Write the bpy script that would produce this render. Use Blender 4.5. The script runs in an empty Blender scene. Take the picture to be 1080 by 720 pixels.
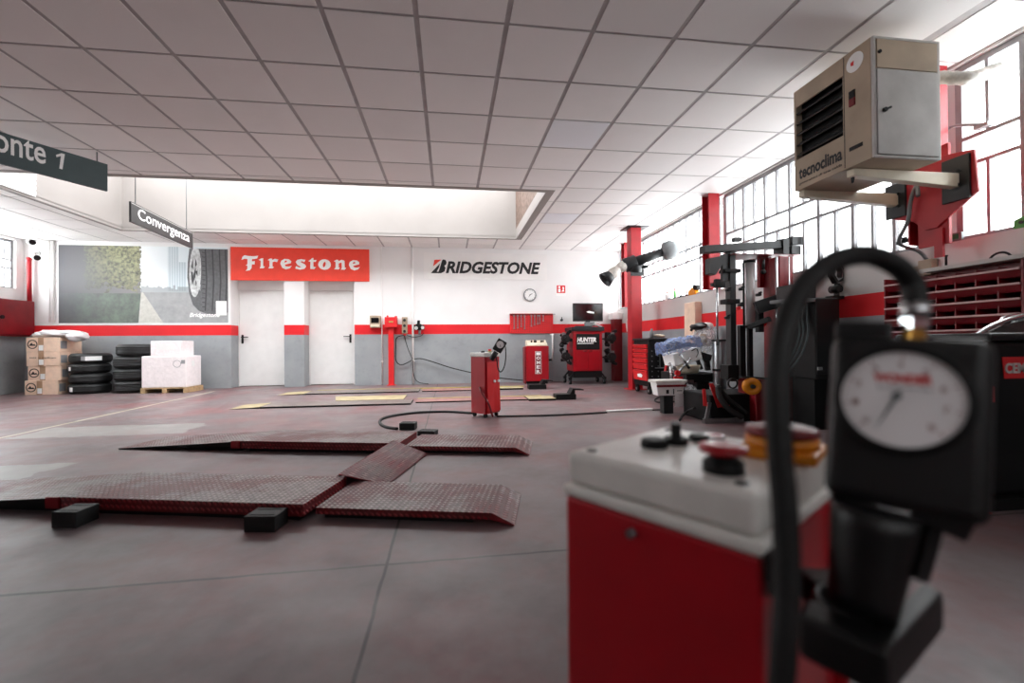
WORLD = 11.0; EXPO = 1.2; FSTOP = 1.6
import bpy, math, random
from mathutils import Vector, Matrix
random.seed(7)
C = bpy.context.scene.collection
PI = math.pi
HCAM = 0.87          # eye height
YB = 9.93            # back wall plane
XR = 3.95            # right wall plane
XL = -8.35           # left wall plane
YF = -3.0            # wall behind the camera
ZC = 3.024           # ceiling height

# ---------------------------------------------------------------- camera model
FPX, YAW, PITCH, ROLL, CX0, CY0 = 465.7, .1310, .0057, .0089, 534.87, 360.

def ray(px, py):
    a = (px - CX0) / FPX; b = -(py - CY0) / FPX
    cr, sr = math.cos(ROLL), math.sin(ROLL)
    u = a * cr + b * sr; v = -a * sr + b * cr
    cp, sp = math.cos(PITCH), math.sin(PITCH)
    d = cp - v * sp; z = sp + v * cp
    return Vector((u * math.cos(YAW) + d * math.sin(YAW), -u * math.sin(YAW) + d * math.cos(YAW), z))
EYE = Vector((0, 0, HCAM))
def PZ(px, py, z=0.0):
    r = ray(px, py); return EYE + r * ((z - HCAM) / r.z)
def PY(px, py, Y=YB):
    r = ray(px, py); return EYE + r * (Y / r.y)
def PX(px, py, X=XR):
    r = ray(px, py); return EYE + r * (X / r.x)
def PD(px, py, d):
    r = ray(px, py); return EYE + r * (d / (r.x * math.sin(YAW) + r.y * math.cos(YAW)))

# ---------------------------------------------------------------- mesh builder
class MB:
    def __init__(self, xf=None):
        self.v = []; self.f = []; self.m = []; self.s = []; self.xf = xf or Matrix.Identity(4)
    def add(self, vs, fs, mat=0, smooth=False):
        b = len(self.v)
        self.v.extend([self.xf @ Vector(v) for v in vs])
        for i, f in enumerate(fs):
            self.f.append([b + k for k in f]); self.m.append(mat)
            self.s.append(smooth[i] if isinstance(smooth, list) else smooth)
        return self
    def box(self, lo, hi, mat=0):
        x0, y0, z0 = lo; x1, y1, z1 = hi
        vs = [(x0,y0,z0),(x1,y0,z0),(x1,y1,z0),(x0,y1,z0),(x0,y0,z1),(x1,y0,z1),(x1,y1,z1),(x0,y1,z1)]
        return self.add(vs, [(0,3,2,1),(4,5,6,7),(0,1,5,4),(1,2,6,5),(2,3,7,6),(3,0,4,7)], mat)
    def obox(self, c, size, R=None, mat=0):
        R = R or Matrix.Identity(3); c = Vector(c); hx, hy, hz = [s / 2 for s in size]
        vs = [c + R @ Vector((sx*hx, sy*hy, sz*hz)) for sz in (-1,1) for sx, sy in ((-1,-1),(1,-1),(1,1),(-1,1))]
        return self.add(vs, [(0,3,2,1),(4,5,6,7),(0,1,5,4),(1,2,6,5),(2,3,7,6),(3,0,4,7)], mat)
    def bar(self, p0, p1, w, h, up=(0,0,1), mat=0):
        p0 = Vector(p0); p1 = Vector(p1); d = (p1 - p0); L = d.length; d.normalize()
        up = Vector(up)
        if abs(d.dot(up)) > .98: up = Vector((0,1,0))
        s = d.cross(up).normalized(); t = s.cross(d)
        R = Matrix((d, s, t)).transposed()
        return self.obox((p0 + p1) / 2, (L, w, h), R, mat)
    def cyl(self, p0, p1, r0, r1=None, n=16, mat=0, caps=True, smooth=True):
        r1 = r0 if r1 is None else r1
        p0 = Vector(p0); p1 = Vector(p1); d = (p1 - p0).normalized()
        a = Vector((0,0,1)) if abs(d.z) < .9 else Vector((1,0,0))
        u = d.cross(a).normalized(); w = u.cross(d)
        vs = []
        for p, r in ((p0, r0), (p1, r1)):
            for i in range(n):
                t = 2*PI*i/n; vs.append(p + (u*math.cos(t) - w*math.sin(t))*r)
        fs = [(i, n+i, n+(i+1)%n, (i+1)%n)[::-1] for i in range(n)]; sm = [smooth]*n
        if caps: fs += [tuple(range(n))[::-1], tuple(range(n, 2*n))]; sm += [False, False]
        fs = [f[::-1] for f in fs]
        return self.add(vs, fs, mat, sm)
    def tube(self, pts, r, n=8, mat=0, sub=4, closed=False):
        P = [Vector(p) for p in pts]
        if sub > 1 and len(P) > 2: P = spline(P, sub, closed)
        N = len(P); rad = r if callable(r) else (lambda t: r)
        vs = []; prev = None
        for i, p in enumerate(P):
            a = P[(i-1) % N] if (closed or i > 0) else p; b = P[(i+1) % N] if (closed or i < N-1) else p
            d = (b - a).normalized()
            if prev is None:
                q = Vector((0,0,1)) if abs(d.z) < .9 else Vector((1,0,0)); u = d.cross(q).normalized()
            else:
                u = (prev - d * prev.dot(d)).normalized()
            prev = u; w = d.cross(u); rr = rad(i / max(1, N-1))
            for k in range(n):
                t = 2*PI*k/n; vs.append(p + (u*math.cos(t) + w*math.sin(t))*rr)
        fs = []; sm = []
        for i in range(N if closed else N-1):
            j = (i+1) % N
            for k in range(n):
                l = (k+1) % n; fs.append((i*n+k, i*n+l, j*n+l, j*n+k)); sm.append(True)
        if not closed:
            fs += [tuple(range(n))[::-1], tuple(range((N-1)*n, N*n))]; sm += [False, False]
        return self.add(vs, fs, mat, sm)
    def lathe(self, prof, o=(0,0,0), axis=(0,0,1), n=32, mat=0, smooth=True, mats=None):
        d = Vector(axis).normalized(); a = Vector((0,0,1)) if abs(d.z) < .9 else Vector((1,0,0))
        u = d.cross(a).normalized(); w = d.cross(u); o = Vector(o); vs = []
        for r, h in prof:
            for i in range(n):
                t = 2*PI*i/n; vs.append(o + d*h + (u*math.cos(t) + w*math.sin(t))*r)
        for j in range(len(prof)-1):
            fs = [(j*n+i, j*n+(i+1)%n, (j+1)*n+(i+1)%n, (j+1)*n+i) for i in range(n)]
            base = len(self.v) if j == 0 else base
            if j == 0: self.add(vs, fs, mats[j] if mats else mat, smooth)
            else:
                for f in fs:
                    self.f.append([base+k for k in f]); self.m.append(mats[j] if mats else mat); self.s.append(smooth)
        return self
    def prism(self, poly, o, ux, uy, depth, mat=0, smat=None):
        """poly in (ux,uy) plane at o, front face there, extruded by depth along -(ux x uy)"""
        o = Vector(o); ux = Vector(ux).normalized(); uy = Vector(uy).normalized(); nn = ux.cross(uy)
        k = len(poly)
        vs = [o + ux*x + uy*y for x, y in poly] + [o + ux*x + uy*y - nn*depth for x, y in poly]
        A = sum(poly[i][0]*poly[(i+1)%k][1] - poly[(i+1)%k][0]*poly[i][1] for i in range(k))
        fr = tuple(range(k)); bk = tuple(range(k, 2*k))[::-1]
        sd = [(i, k+i, k+(i+1)%k, (i+1)%k) for i in range(k)]
        if A < 0: fr = fr[::-1]; bk = bk[::-1]; sd = [f[::-1] for f in sd]
        self.add(vs, [fr, bk], mat)
        b = len(self.v) - 2*k
        for f in sd:
            self.f.append([b+i for i in f]); self.m.append(mat if smat is None else smat); self.s.append(False)
        return self
    def wprism(self, pts, depthvec, mat=0, smat=None):
        """world polygon swept along depthvec"""
        P = [Vector(p) for p in pts]; k = len(P); d = Vector(depthvec)
        nrm = Vector((0,0,0))
        for i in range(k): nrm += P[i].cross(P[(i+1)%k])
        vs = P + [p + d for p in P]
        fr = tuple(range(k)); bk = tuple(range(k, 2*k))[::-1]; sd = [(i, k+i, k+(i+1)%k, (i+1)%k) for i in range(k)]
        if nrm.dot(d) > 0: fr = fr[::-1]; bk = bk[::-1]; sd = [f[::-1] for f in sd]
        self.add(vs, [fr, bk], mat); b = len(self.v) - 2*k
        for f in sd:
            self.f.append([b+i for i in f]); self.m.append(mat if smat is None else smat); self.s.append(False)
        return self
    def ball(self, c, r, n=16, mat=0, noise=0.0, R=None, seed=0):
        c = Vector(c); rx, ry, rz = (r, r, r) if not isinstance(r, (tuple, list)) else r
        rg = random.Random(seed); vs = []; h = n // 2
        ph = [rg.uniform(0, 6.28) for _ in range(8)]
        for j in range(h+1):
            th = PI*j/h
            for i in range(n):
                t = 2*PI*i/n
                x, y, z = math.sin(th)*math.cos(t), math.sin(th)*math.sin(t), math.cos(th)
                k = 1.0
                if noise:
                    k += noise*(math.sin(5*x+ph[0]+3*z)*.5 + math.sin(7*y+ph[1]-4*x)*.4 + math.sin(9*z+ph[2]+5*y)*.4 + math.sin(13*x+11*z+ph[3])*.3+math.sin(17*y-15*z+ph[4])*.25)
                q = Vector((x*rx*k, y*ry*k, z*rz*k))
                vs.append(c + (R @ q if R else q))
        fs = [(j*n+i, (j+1)*n+i, (j+1)*n+(i+1)%n, j*n+(i+1)%n) for j in range(h) for i in range(n)]
        return self.add(vs, fs, mat, True)
    def curve2d(self, loops, o, ux, uy, depth, mat=0):
        """filled outlines with holes (lists of (x,y)) in plane o,ux,uy; thickness depth towards ux x uy"""
        cu = bpy.data.curves.new('tmp_curve', 'CURVE'); cu.dimensions = '2D'; cu.fill_mode = 'BOTH'; cu.extrude = depth/2
        for lp in loops:
            sp = cu.splines.new('POLY'); sp.points.add(len(lp)-1); sp.use_cyclic_u = True
            for i, (x, y) in enumerate(lp): sp.points[i].co = (x, y, 0, 1)
        self._from_curve(cu, o, ux, uy, depth, mat, None)
    def text(self, s, o, ux, uy, width, height, depth=.002, mat=0, shear=0, offset=0, space=1.0):
        """text fitted into width x height with lower left corner o"""
        cu = bpy.data.curves.new('tmp_text', 'FONT'); cu.body = s; cu.size = 1; cu.shear = shear; cu.offset = offset
        cu.space_character = space; cu.extrude = .01; cu.resolution_u = 3
        self._from_curve(cu, o, ux, uy, depth, mat, (width, height))
    def _from_curve(self, cu, o, ux, uy, depth, mat, fit):
        ob = bpy.data.objects.new('tmp_obj', cu); C.objects.link(ob)
        dg = bpy.context.evaluated_depsgraph_get(); dg.update()
        me = bpy.data.meshes.new_from_object(ob.evaluated_get(dg))
        co = [v.co.copy() for v in me.vertices]; fs = [tuple(p.vertices) for p in me.polygons]
        bpy.data.objects.remove(ob); bpy.data.meshes.remove(me)
        (bpy.data.curves if True else None).remove(cu)
        o = Vector(o); ux = Vector(ux).normalized(); uy = Vector(uy).normalized(); nn = ux.cross(uy)
        x0 = min(c.x for c in co); x1 = max(c.x for c in co); y0 = min(c.y for c in co); y1 = max(c.y for c in co)
        z0 = min(c.z for c in co); z1 = max(c.z for c in co)
        sx = sy = 1.0; ox = oy = 0.0
        if fit: sx = fit[0]/(x1-x0); sy = fit[1]/(y1-y0) if fit[1] else sx; ox, oy = x0, y0
        zs = depth/max(1e-9, z1-z0)
        self.add([o + ux*((c.x-ox)*sx) + uy*((c.y-oy)*sy) + nn*((c.z-z0)*zs) for c in co], fs, mat)

def spline(P, sub, closed=False):
    N = len(P); out = []
    for i in range(N if closed else N-1):
        p0 = P[(i-1) % N] if (closed or i > 0) else P[0]*2 - P[1]
        p1 = P[i]; p2 = P[(i+1) % N]
        p3 = P[(i+2) % N] if (closed or i+2 < N) else P[-1]*2 - P[-2]
        for k in range(sub):
            t = k/sub
            out.append(.5*((2*p1) + (p2-p0)*t + (2*p0-5*p1+4*p2-p3)*t*t + (3*p1-p0-3*p2+p3)*t**3))
    if not closed: out.append(P[-1].copy())
    return out

INV = {}
def thing(name, label, cat, loc=(0,0,0), rotz=0.0, group=None):
    o = bpy.data.objects.new(name, None); C.objects.link(o); o.empty_display_size = .1
    M = Matrix.Translation(Vector(loc)) @ Matrix.Rotation(rotz, 4, 'Z')
    o.matrix_world = M; o.location = Vector(loc); o.rotation_euler = (0, 0, rotz)
    INV[o.name] = M.inverted(); o['label'] = label; o['category'] = cat
    if group: o['group'] = group
    return o
def XF(t): return INV[t.name].inverted()
def mesh_obj(name, mb, mats, inv, bevel=0, seg=2):
    me = bpy.data.meshes.new(name)
    me.from_pydata([tuple(inv @ v) for v in mb.v], [], mb.f)
    me.polygons.foreach_set('material_index', mb.m); me.polygons.foreach_set('use_smooth', mb.s)
    for m in (mats if isinstance(mats, (list, tuple)) else [mats]): me.materials.append(m)
    me.update()
    o = bpy.data.objects.new(name, me); C.objects.link(o)
    if bevel:
        b = o.modifiers.new('soft_edges', 'BEVEL'); b.width = bevel; b.segments = seg; b.limit_method = 'ANGLE'; b.angle_limit = math.radians(40)
        b.harden_normals = False
    return o
def part(parent, name, mb, mats, bevel=0, label=None, seg=2):
    inv = INV[parent.name]
    o = mesh_obj(name, mb, mats, inv, bevel, seg); o.parent = parent; INV[o.name] = inv
    if label: o['label'] = label
    return o
def part_each(parent, name, mb, mats, bevel=0, label=None, per=1):
    """one part per separate piece of the mesh; per consecutive pieces stay together"""
    n = len(mb.v); par = list(range(n))
    def find(a):
        while par[a] != a: par[a] = par[par[a]]; a = par[a]
        return a
    for f in mb.f:
        for k in f[1:]: par[find(k)] = find(f[0])
    order = []; 
    for f in mb.f:
        c = find(f[0])
        if c not in order: order.append(c)
    for i in range(0, len(order), per):
        sub = MB(); keep = set(order[i:i+per]); mp = {}
        for fi, f in enumerate(mb.f):
            if find(f[0]) in keep:
                nf = []
                for k in f:
                    if k not in mp: mp[k] = len(sub.v); sub.v.append(mb.v[k])
                    nf.append(mp[k])
                sub.f.append(nf); sub.m.append(mb.m[fi]); sub.s.append(mb.s[fi])
        part(parent, name, sub, mats, bevel, label)
def solo(name, label, cat, mb, mats, origin=None, bevel=0, group=None, kind=None):
    if origin is None:
        xs = [v.x for v in mb.v]; ys = [v.y for v in mb.v]; zs = [v.z for v in mb.v]
        origin = ((min(xs)+max(xs))/2, (min(ys)+max(ys))/2, min(zs))
    inv = Matrix.Translation(Vector(origin)).inverted()
    o = mesh_obj(name, mb, mats, inv, bevel); o.location = Vector(origin); INV[o.name] = inv
    if label: o['label'] = label
    if cat: o['category'] = cat
    if group: o['group'] = group
    if kind: o['kind'] = kind
    return o
def struct(name, mb, mats, bevel=0, label=None, cat=None):
    return solo(name, label, cat, mb, mats, bevel=bevel, kind='structure')
def dup(src, loc, rotz=None, label=None, group=None):
    r = src.copy(); C.objects.link(r); r.location = Vector(loc)
    if rotz is not None: r.rotation_euler = (0, 0, rotz)
    if label: r['label'] = label
    if group: r['group'] = group
    for ch in list(src.children):
        c = ch.copy(); C.objects.link(c); c.parent = r
        for g in list(ch.children):
            d = g.copy(); C.objects.link(d); d.parent = c
    return r

# ---------------------------------------------------------------- materials
def lin(c):
    out = []
    for x in c:
        x /= 255.0; out.append(x/12.92 if x <= .04045 else ((x+.055)/1.055)**2.4)
    return (*out, 1.0)
def new_mat(name):
    m = bpy.data.materials.new(name); m.use_nodes = True; nt = m.node_tree
    return m, nt, nt.nodes['Principled BSDF']
def M(name, rgb, rough=.5, metal=0.0, var=.08, scale=6.0, bump=0.0, bscale=60.0, spec=.5, rgb2=None, coat=0.0, trans=0.0, alpha=None):
    m, nt, b = new_mat(name); L = nt.links
    tc = nt.nodes.new('ShaderNodeTexCoord'); nz = nt.nodes.new('ShaderNodeTexNoise'); nz.inputs['Scale'].default_value = scale
    nz.inputs['Detail'].default_value = 5; L.new(tc.outputs['Object'], nz.inputs['Vector'])
    c = lin(rgb); mix = nt.nodes.new('ShaderNodeMix'); mix.data_type = 'RGBA'
    lo = lin(rgb2) if rgb2 else tuple(x*(1-var*2) for x in c[:3])+(1,)
    hi = c if rgb2 else tuple(min(1, x*(1+var)) for x in c[:3])+(1,)
    ramp = nt.nodes.new('ShaderNodeMapRange'); ramp.inputs[1].default_value = .3; ramp.inputs[2].default_value = .65
    L.new(nz.outputs[0], ramp.inputs[0]); L.new(ramp.outputs[0], mix.inputs[0])
    mix.inputs[6].default_value = lo; mix.inputs[7].default_value = hi
    L.new(mix.outputs[2], b.inputs['Base Color'])
    b.inputs['Roughness'].default_value = rough; b.inputs['Metallic'].default_value = metal
    b.inputs['Specular IOR Level'].default_value = spec
    if coat: b.inputs['Coat Weight'].default_value = coat
    if trans: b.inputs['Transmission Weight'].default_value = trans
    if alpha is not None: b.inputs['Alpha'].default_value = alpha
    if bump:
        n2 = nt.nodes.new('ShaderNodeTexNoise'); n2.inputs['Scale'].default_value = bscale; n2.inputs['Detail'].default_value = 4
        L.new(tc.outputs['Object'], n2.inputs['Vector'])
        bp = nt.nodes.new('ShaderNodeBump'); bp.inputs['Strength'].default_value = bump; bp.inputs['Distance'].default_value = .01
        L.new(n2.outputs[0], bp.inputs['Height']); L.new(bp.outputs[0], b.inputs['Normal'])
    return m
class NG:
    """small helper for math node chains"""
    def __init__(s, nt): s.nt = nt
    def m(s, op, a, b=None, c=None):
        n = s.nt.nodes.new('ShaderNodeMath'); n.operation = op
        for i, x in enumerate((a, b, c)):
            if x is None: continue
            if isinstance(x, (int, float)): n.inputs[i].default_value = x
            else: s.nt.links.new(x, n.inputs[i])
        return n.outputs[0]
    def band(s, x, lo, hi): return s.m('MULTIPLY', s.m('GREATER_THAN', x, lo), s.m('LESS_THAN', x, hi))
    def mix(s, f, a, b):
        n = s.nt.nodes.new('ShaderNodeMix'); n.data_type = 'RGBA'
        for i, x in ((0, f), (6, a), (7, b)):
            if isinstance(x, (int, float, tuple)): n.inputs[i].default_value = x
            else: s.nt.links.new(x, n.inputs[i])
        return n.outputs[2]
    def noise(s, vec, scale, detail=5, rough=.5):
        n = s.nt.nodes.new('ShaderNodeTexNoise'); n.inputs['Scale'].default_value = scale; n.inputs['Detail'].default_value = detail
        n.inputs['Roughness'].default_value = rough
        s.nt.links.new(vec, n.inputs['Vector']); return n.outputs[0]
    def rng(s, x, a, b, c=0., d=1.):
        n = s.nt.nodes.new('ShaderNodeMapRange'); s.nt.links.new(x, n.inputs[0])
        for i, k in enumerate((a, b, c, d)): n.inputs[i+1].default_value = k
        return n.outputs[0]

def geo_xyz(nt):
    g = nt.nodes.new('ShaderNodeNewGeometry'); s = nt.nodes.new('ShaderNodeSeparateXYZ'); nt.links.new(g.outputs['Position'], s.inputs[0])
    return g.outputs['Position'], s.outputs[0], s.outputs[1], s.outputs[2]

def mat_wall(name, white=(236, 234, 233)):
    m, nt, b = new_mat(name); g = NG(nt); pos, x, y, z = geo_xyz(nt)
    nz = g.rng(g.noise(pos, 2.2, 6), .3, .7); nz2 = g.rng(g.noise(pos, 9, 6, .65), .52, .75)
    w = g.mix(nz, lin(tuple(c-5 for c in white)), lin(white))
    gr = g.mix(nz, lin((144, 148, 151)), lin((158, 162, 164)))
    gr = g.mix(g.m('MULTIPLY', nz2, .3), gr, lin((120, 122, 124)))
    rd = g.mix(nz, lin((214, 32, 40)), lin((226, 40, 46)))
    col = g.mix(g.m('GREATER_THAN', z, 1.105), gr, rd)
    col = g.mix(g.m('GREATER_THAN', z, 1.318), col, w)
    nt.links.new(col, b.inputs['Base Color']); b.inputs['Roughness'].default_value = .55; b.inputs['Specular IOR Level'].default_value = .3
    bp = nt.nodes.new('ShaderNodeBump'); bp.inputs['Strength'].default_value = .08; bp.inputs['Distance'].default_value = .01
    nt.links.new(g.noise(pos, 40, 4), bp.inputs['Height']); nt.links.new(bp.outputs[0], b.inputs['Normal'])
    return m

def mat_floor():
    m, nt, b = new_mat('stained_concrete'); g = NG(nt); pos, x, y, z = geo_xyz(nt)
    n1 = g.rng(g.noise(pos, .55, 6, .6), .35, .68); n2 = g.rng(g.noise(pos, 2.4, 8, .65), .38, .7); n3 = g.rng(g.noise(pos, 14, 6, .6), .3, .7)
    col = g.mix(n1, lin((90, 77, 78)), lin((116, 103, 104)))
    # worn red paint left in patches, denser in the bays on the right of the joint
    rn = g.m('MULTIPLY', g.rng(g.noise(pos, 1.3, 7, .65), .44, .68), .85)
    col = g.mix(rn, col, lin((122, 56, 56)))
    col = g.mix(g.m('MULTIPLY', n2, .4), col, lin((80, 70, 72)))
    col = g.mix(g.m('MULTIPLY', n3, .18), col, lin((150, 142, 142)))
    # repaired pale screed patches
    pn = g.m('ADD', x, g.m('MULTIPLY', g.noise(pos, 3, 4), .5))
    pa = g.m('MULTIPLY', g.band(pn, -7.0, -2.55), g.band(g.m('ADD', y, g.m('MULTIPLY', g.noise(pos, 4, 4), .2)), 3.35, 3.85))
    pb = g.m('MULTIPLY', g.band(pn, -4.0, -2.45), g.band(g.m('ADD', y, g.m('MULTIPLY', g.noise(pos, 4, 4), .2)), 4.95, 5.55))
    col = g.mix(g.m('MULTIPLY', g.m('MAXIMUM', pa, pb), .75), col, lin((146, 146, 142)))
    # painted bay line, saw cut joints
    xl = g.m('ADD', x, g.m('MULTIPLY', y, .046))
    ln = g.m('MULTIPLY', g.band(xl, -4.135, -4.085), g.band(y, 2.0, 9.3))
    col = g.mix(g.m('MULTIPLY', ln, .7), col, lin((196, 186, 160)))
    wob = g.m('MULTIPLY', g.m('SUBTRACT', g.noise(pos, 5, 5), .5), .02)
    j = g.band(g.m('ADD', x, wob), -.258, -.246)
    yy = g.m('SUBTRACT', g.m('ADD', y, wob), g.m('MULTIPLY', x, .019))
    j2 = g.band(yy, 1.803, 1.815)
    j3 = g.band(yy, 5.90, 5.912)
    jj = g.m('MAXIMUM', j, g.m('MAXIMUM', j2, j3))
    col = g.mix(g.m('MULTIPLY', jj, .97), col, lin((10, 9, 9)))
    nt.links.new(col, b.inputs['Base Color'])
    ro = g.rng(g.noise(pos, 3, 6), .3, .7, .34, .52); nt.links.new(ro, b.inputs['Roughness'])
    b.inputs['Specular IOR Level'].default_value = .8
    h = g.m('SUBTRACT', g.m('MULTIPLY', g.noise(pos, 30, 6), .3), g.m('MULTIPLY', jj, 1.0))
    bp = nt.nodes.new('ShaderNodeBump'); bp.inputs['Strength'].default_value = .25; bp.inputs['Distance'].default_value = .004
    nt.links.new(h, bp.inputs['Height']); nt.links.new(bp.outputs[0], b.inputs['Normal'])
    return m

def mat_tread(name, paint, steel, wear=.62, rot=0.0, pitch=.042):
    """diamond tread plate, paint worn off the raised lugs"""
    m, nt, b = new_mat(name); g = NG(nt)
    tc = nt.nodes.new('ShaderNodeTexCoord'); s = nt.nodes.new('ShaderNodeSeparateXYZ')
    nt.links.new(tc.outputs['Object'], s.inputs[0]); pos = tc.outputs['Object']
    u = g.m('ADD', s.outputs[0], g.m('MULTIPLY', s.outputs[2], .7)); v = g.m('ADD', s.outputs[1], s.outputs[2]); k = 2*PI/pitch/1.414
    a = g.m('SINE', g.m('MULTIPLY', g.m('ADD', u, v), k)); c = g.m('SINE', g.m('MULTIPLY', g.m('SUBTRACT', u, v), k))
    h = g.rng(g.m('MULTIPLY', a, c), .15, .7)
    n = g.rng(g.noise(pos, 3.0, 7, .65), .38, .62)
    n2 = g.rng(g.noise(pos, 25, 5, .6), .3, .7)
    w = g.m('MULTIPLY', g.rng(g.m('ADD', n, g.m('MULTIPLY', h, .45)), .45, 1.0), wear/.62)
    w = g.m('MINIMUM', w, 1.0)
    pc = g.mix(n2, lin(tuple(x*.8 for x in paint)), lin(paint)); sc = g.mix(n2, lin(tuple(x*.72 for x in steel)), lin(steel))
    col = g.mix(w, pc, sc)
    # darker between the lugs
    col = g.mix(g.m('MULTIPLY', g.m('SUBTRACT', 1.0, h), .62), col, lin((30, 22, 23)))
    nt.links.new(col, b.inputs['Base Color']); b.inputs['Roughness'].default_value = .42; b.inputs['Metallic'].default_value = .15
    bp = nt.nodes.new('ShaderNodeBump'); bp.inputs['Strength'].default_value = .9; bp.inputs['Distance'].default_value = .006
    nt.links.new(h, bp.inputs['Height']); nt.links.new(bp.outputs[0], b.inputs['Normal'])
    return m

def mat_island(name, rgb, var=.1, rough=.6, bump=.1):
    """each separate tile a slightly different shade"""
    m, nt, b = new_mat(name); g = NG(nt)
    ge = nt.nodes.new('ShaderNodeNewGeometry'); r = ge.outputs['Random Per Island']
    c = lin(rgb); col = g.mix(r, tuple(x*(1-var) for x in c[:3])+(1,), c)
    n = g.rng(g.noise(ge.outputs['Position'], 1.5, 6, .6), .55, .8)
    col = g.mix(g.m('MULTIPLY', n, .18), col, tuple(x*.72 for x in c[:3])+(1,))
    nt.links.new(col, b.inputs['Base Color']); b.inputs['Roughness'].default_value = rough; b.inputs['Specular IOR Level'].default_value = .2
    bp = nt.nodes.new('ShaderNodeBump'); bp.inputs['Strength'].default_value = bump; bp.inputs['Distance'].default_value = .004
    nt.links.new(g.noise(ge.outputs['Position'], 120, 3), bp.inputs['Height']); nt.links.new(bp.outputs[0], b.inputs['Normal'])
    return m

def mat_glass(name, tint=(.96, .98, .98), gloss=.06):
    m = bpy.data.materials.new(name); m.use_nodes = True; nt = m.node_tree; nt.nodes.clear()
    out = nt.nodes.new('ShaderNodeOutputMaterial'); tr = nt.nodes.new('ShaderNodeBsdfTransparent'); gl = nt.nodes.new('ShaderNodeBsdfGlossy')
    tr.inputs[0].default_value = (*tint, 1); gl.inputs['Roughness'].default_value = .05
    mx = nt.nodes.new('ShaderNodeMixShader'); mx.inputs[0].default_value = gloss
    nt.links.new(tr.outputs[0], mx.inputs[1]); nt.links.new(gl.outputs[0], mx.inputs[2]); nt.links.new(mx.outputs[0], out.inputs[0])
    return m
def mat_film(name, rgb, op=.45):
    m = bpy.data.materials.new(name); m.use_nodes = True; nt = m.node_tree; nt.nodes.clear(); g = NG(nt)
    out = nt.nodes.new('ShaderNodeOutputMaterial'); tr = nt.nodes.new('ShaderNodeBsdfTransparent'); pb = nt.nodes.new('ShaderNodeBsdfPrincipled')
    tc = nt.nodes.new('ShaderNodeTexCoord')
    pb.inputs['Base Color'].default_value = lin(rgb); pb.inputs['Roughness'].default_value = .25; pb.inputs['Specular IOR Level'].default_value = .8
    n = g.noise(tc.outputs['Object'], 14, 6, .65)
    bp = nt.nodes.new('ShaderNodeBump'); bp.inputs['Strength'].default_value = .8; bp.inputs['Distance'].default_value = .03
    nt.links.new(n, bp.inputs['Height']); nt.links.new(bp.outputs[0], pb.inputs['Normal'])
    mx = nt.nodes.new('ShaderNodeMixShader'); nt.links.new(g.rng(n, .35, .65, op-.25, op+.25), mx.inputs[0])
    nt.links.new(tr.outputs[0], mx.inputs[1]); nt.links.new(pb.outputs[0], mx.inputs[2]); nt.links.new(mx.outputs[0], out.inputs[0])
    return m

m_wall = mat_wall('painted_plaster'); m_parapet = mat_wall('rough_painted_parapet', (206, 203, 201))
m_white = M('white_plaster', (236, 233, 231), .6, var=.03, scale=2)
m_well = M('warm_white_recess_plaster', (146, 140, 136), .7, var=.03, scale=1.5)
m_floor = mat_floor()
m_tile = mat_island('mineral_ceiling_tile', (244, 241, 239)); m_tile_new = mat_island('new_ceiling_tile', (238, 240, 244), var=.03)
m_groove = M('ceiling_grid_steel', (176, 172, 172), .6)
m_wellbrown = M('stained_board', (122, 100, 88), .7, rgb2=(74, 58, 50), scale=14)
m_red = M('red_machine_paint', (166, 0, 22), .36, var=.06, scale=5, coat=.2)
m_redd = M('dark_and_shaded_red_paint', (122, 3, 18), .4, var=.1, scale=5)  # darkened also for the shade on the corner shaft and bin rack
m_redcol = M('red_steel_column_paint', (172, 20, 32), .45, var=.1, scale=4)
m_redlit = M('signal_red', (214, 36, 40), .45, var=.05)
m_black = M('black_paint', (11, 11, 12), .55, var=.15, spec=.3)
m_rubber = M('black_rubber', (14, 15, 15), .6, var=.15, bump=.25, bscale=40)
m_tyre = M('tyre_rubber', (26, 27, 28), .55, var=.15, bump=.15, bscale=80)
m_plastic = M('black_plastic', (7, 7, 8), .42, var=.1, bump=.05, bscale=200)
m_dark = M('dark_grey_paint', (29, 31, 33), .45, var=.08)
m_grey = M('mid_grey_paint', (118, 122, 124), .5, var=.08)
m_frame = M('grey_window_steel', (150, 150, 153), .5, var=.1)
m_chrome = M('chromed_steel', (205, 208, 210), .18, metal=1.0, var=.05)
m_steel = M('brushed_steel', (165, 168, 170), .32, metal=1.0, var=.12, scale=3)
m_brass = M('brass', (178, 134, 70), .3, metal=1.0)
m_beige = M('beige_enamel', (176, 158, 136), .5, var=.1, scale=3)
m_cream = M('cream_enamel', (216, 206, 184), .45, var=.05)
m_greydoor = M('pale_grey_enamel', (192, 190, 186), .5, var=.08, scale=5)
m_lid = M('grey_white_plastic', (228, 226, 220), .38, var=.06, scale=10)
m_card = M('cardboard', (238, 208, 184), .75, var=.06, scale=8)
m_cardd = M('cardboard_tape', (178, 142, 112), .6)
m_wood = M('pallet_wood', (186, 156, 116), .75, var=.15, scale=10)
m_wrap = M('stretch_wrapped_carton', (244, 236, 236), .3, var=.035, scale=18, bump=.5, bscale=16, spec=.7)
m_doorw = M('white_door_lacquer', (238, 238, 236), .4, var=.02)
m_signred = M('orange_red_sign', (240, 66, 46), .4, var=.03)
m_signgreen = M('dark_green_grey_sign', (66, 82, 84), .45, var=.05)
m_signgrey = M('charcoal_sign', (62, 62, 62), .45, var=.05)
m_letter = M('white_letters', (252, 252, 250), .5, var=.02)
m_ink = M('black_letters', (26, 26, 28), .5, var=.02)
m_paper = M('white_paper', (238, 238, 236), .7, var=.02)
m_greyink = M('grey_print', (150, 150, 152), .7)
m_yellow = M('yellow_paint', (176, 160, 92), .55, var=.12)
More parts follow.
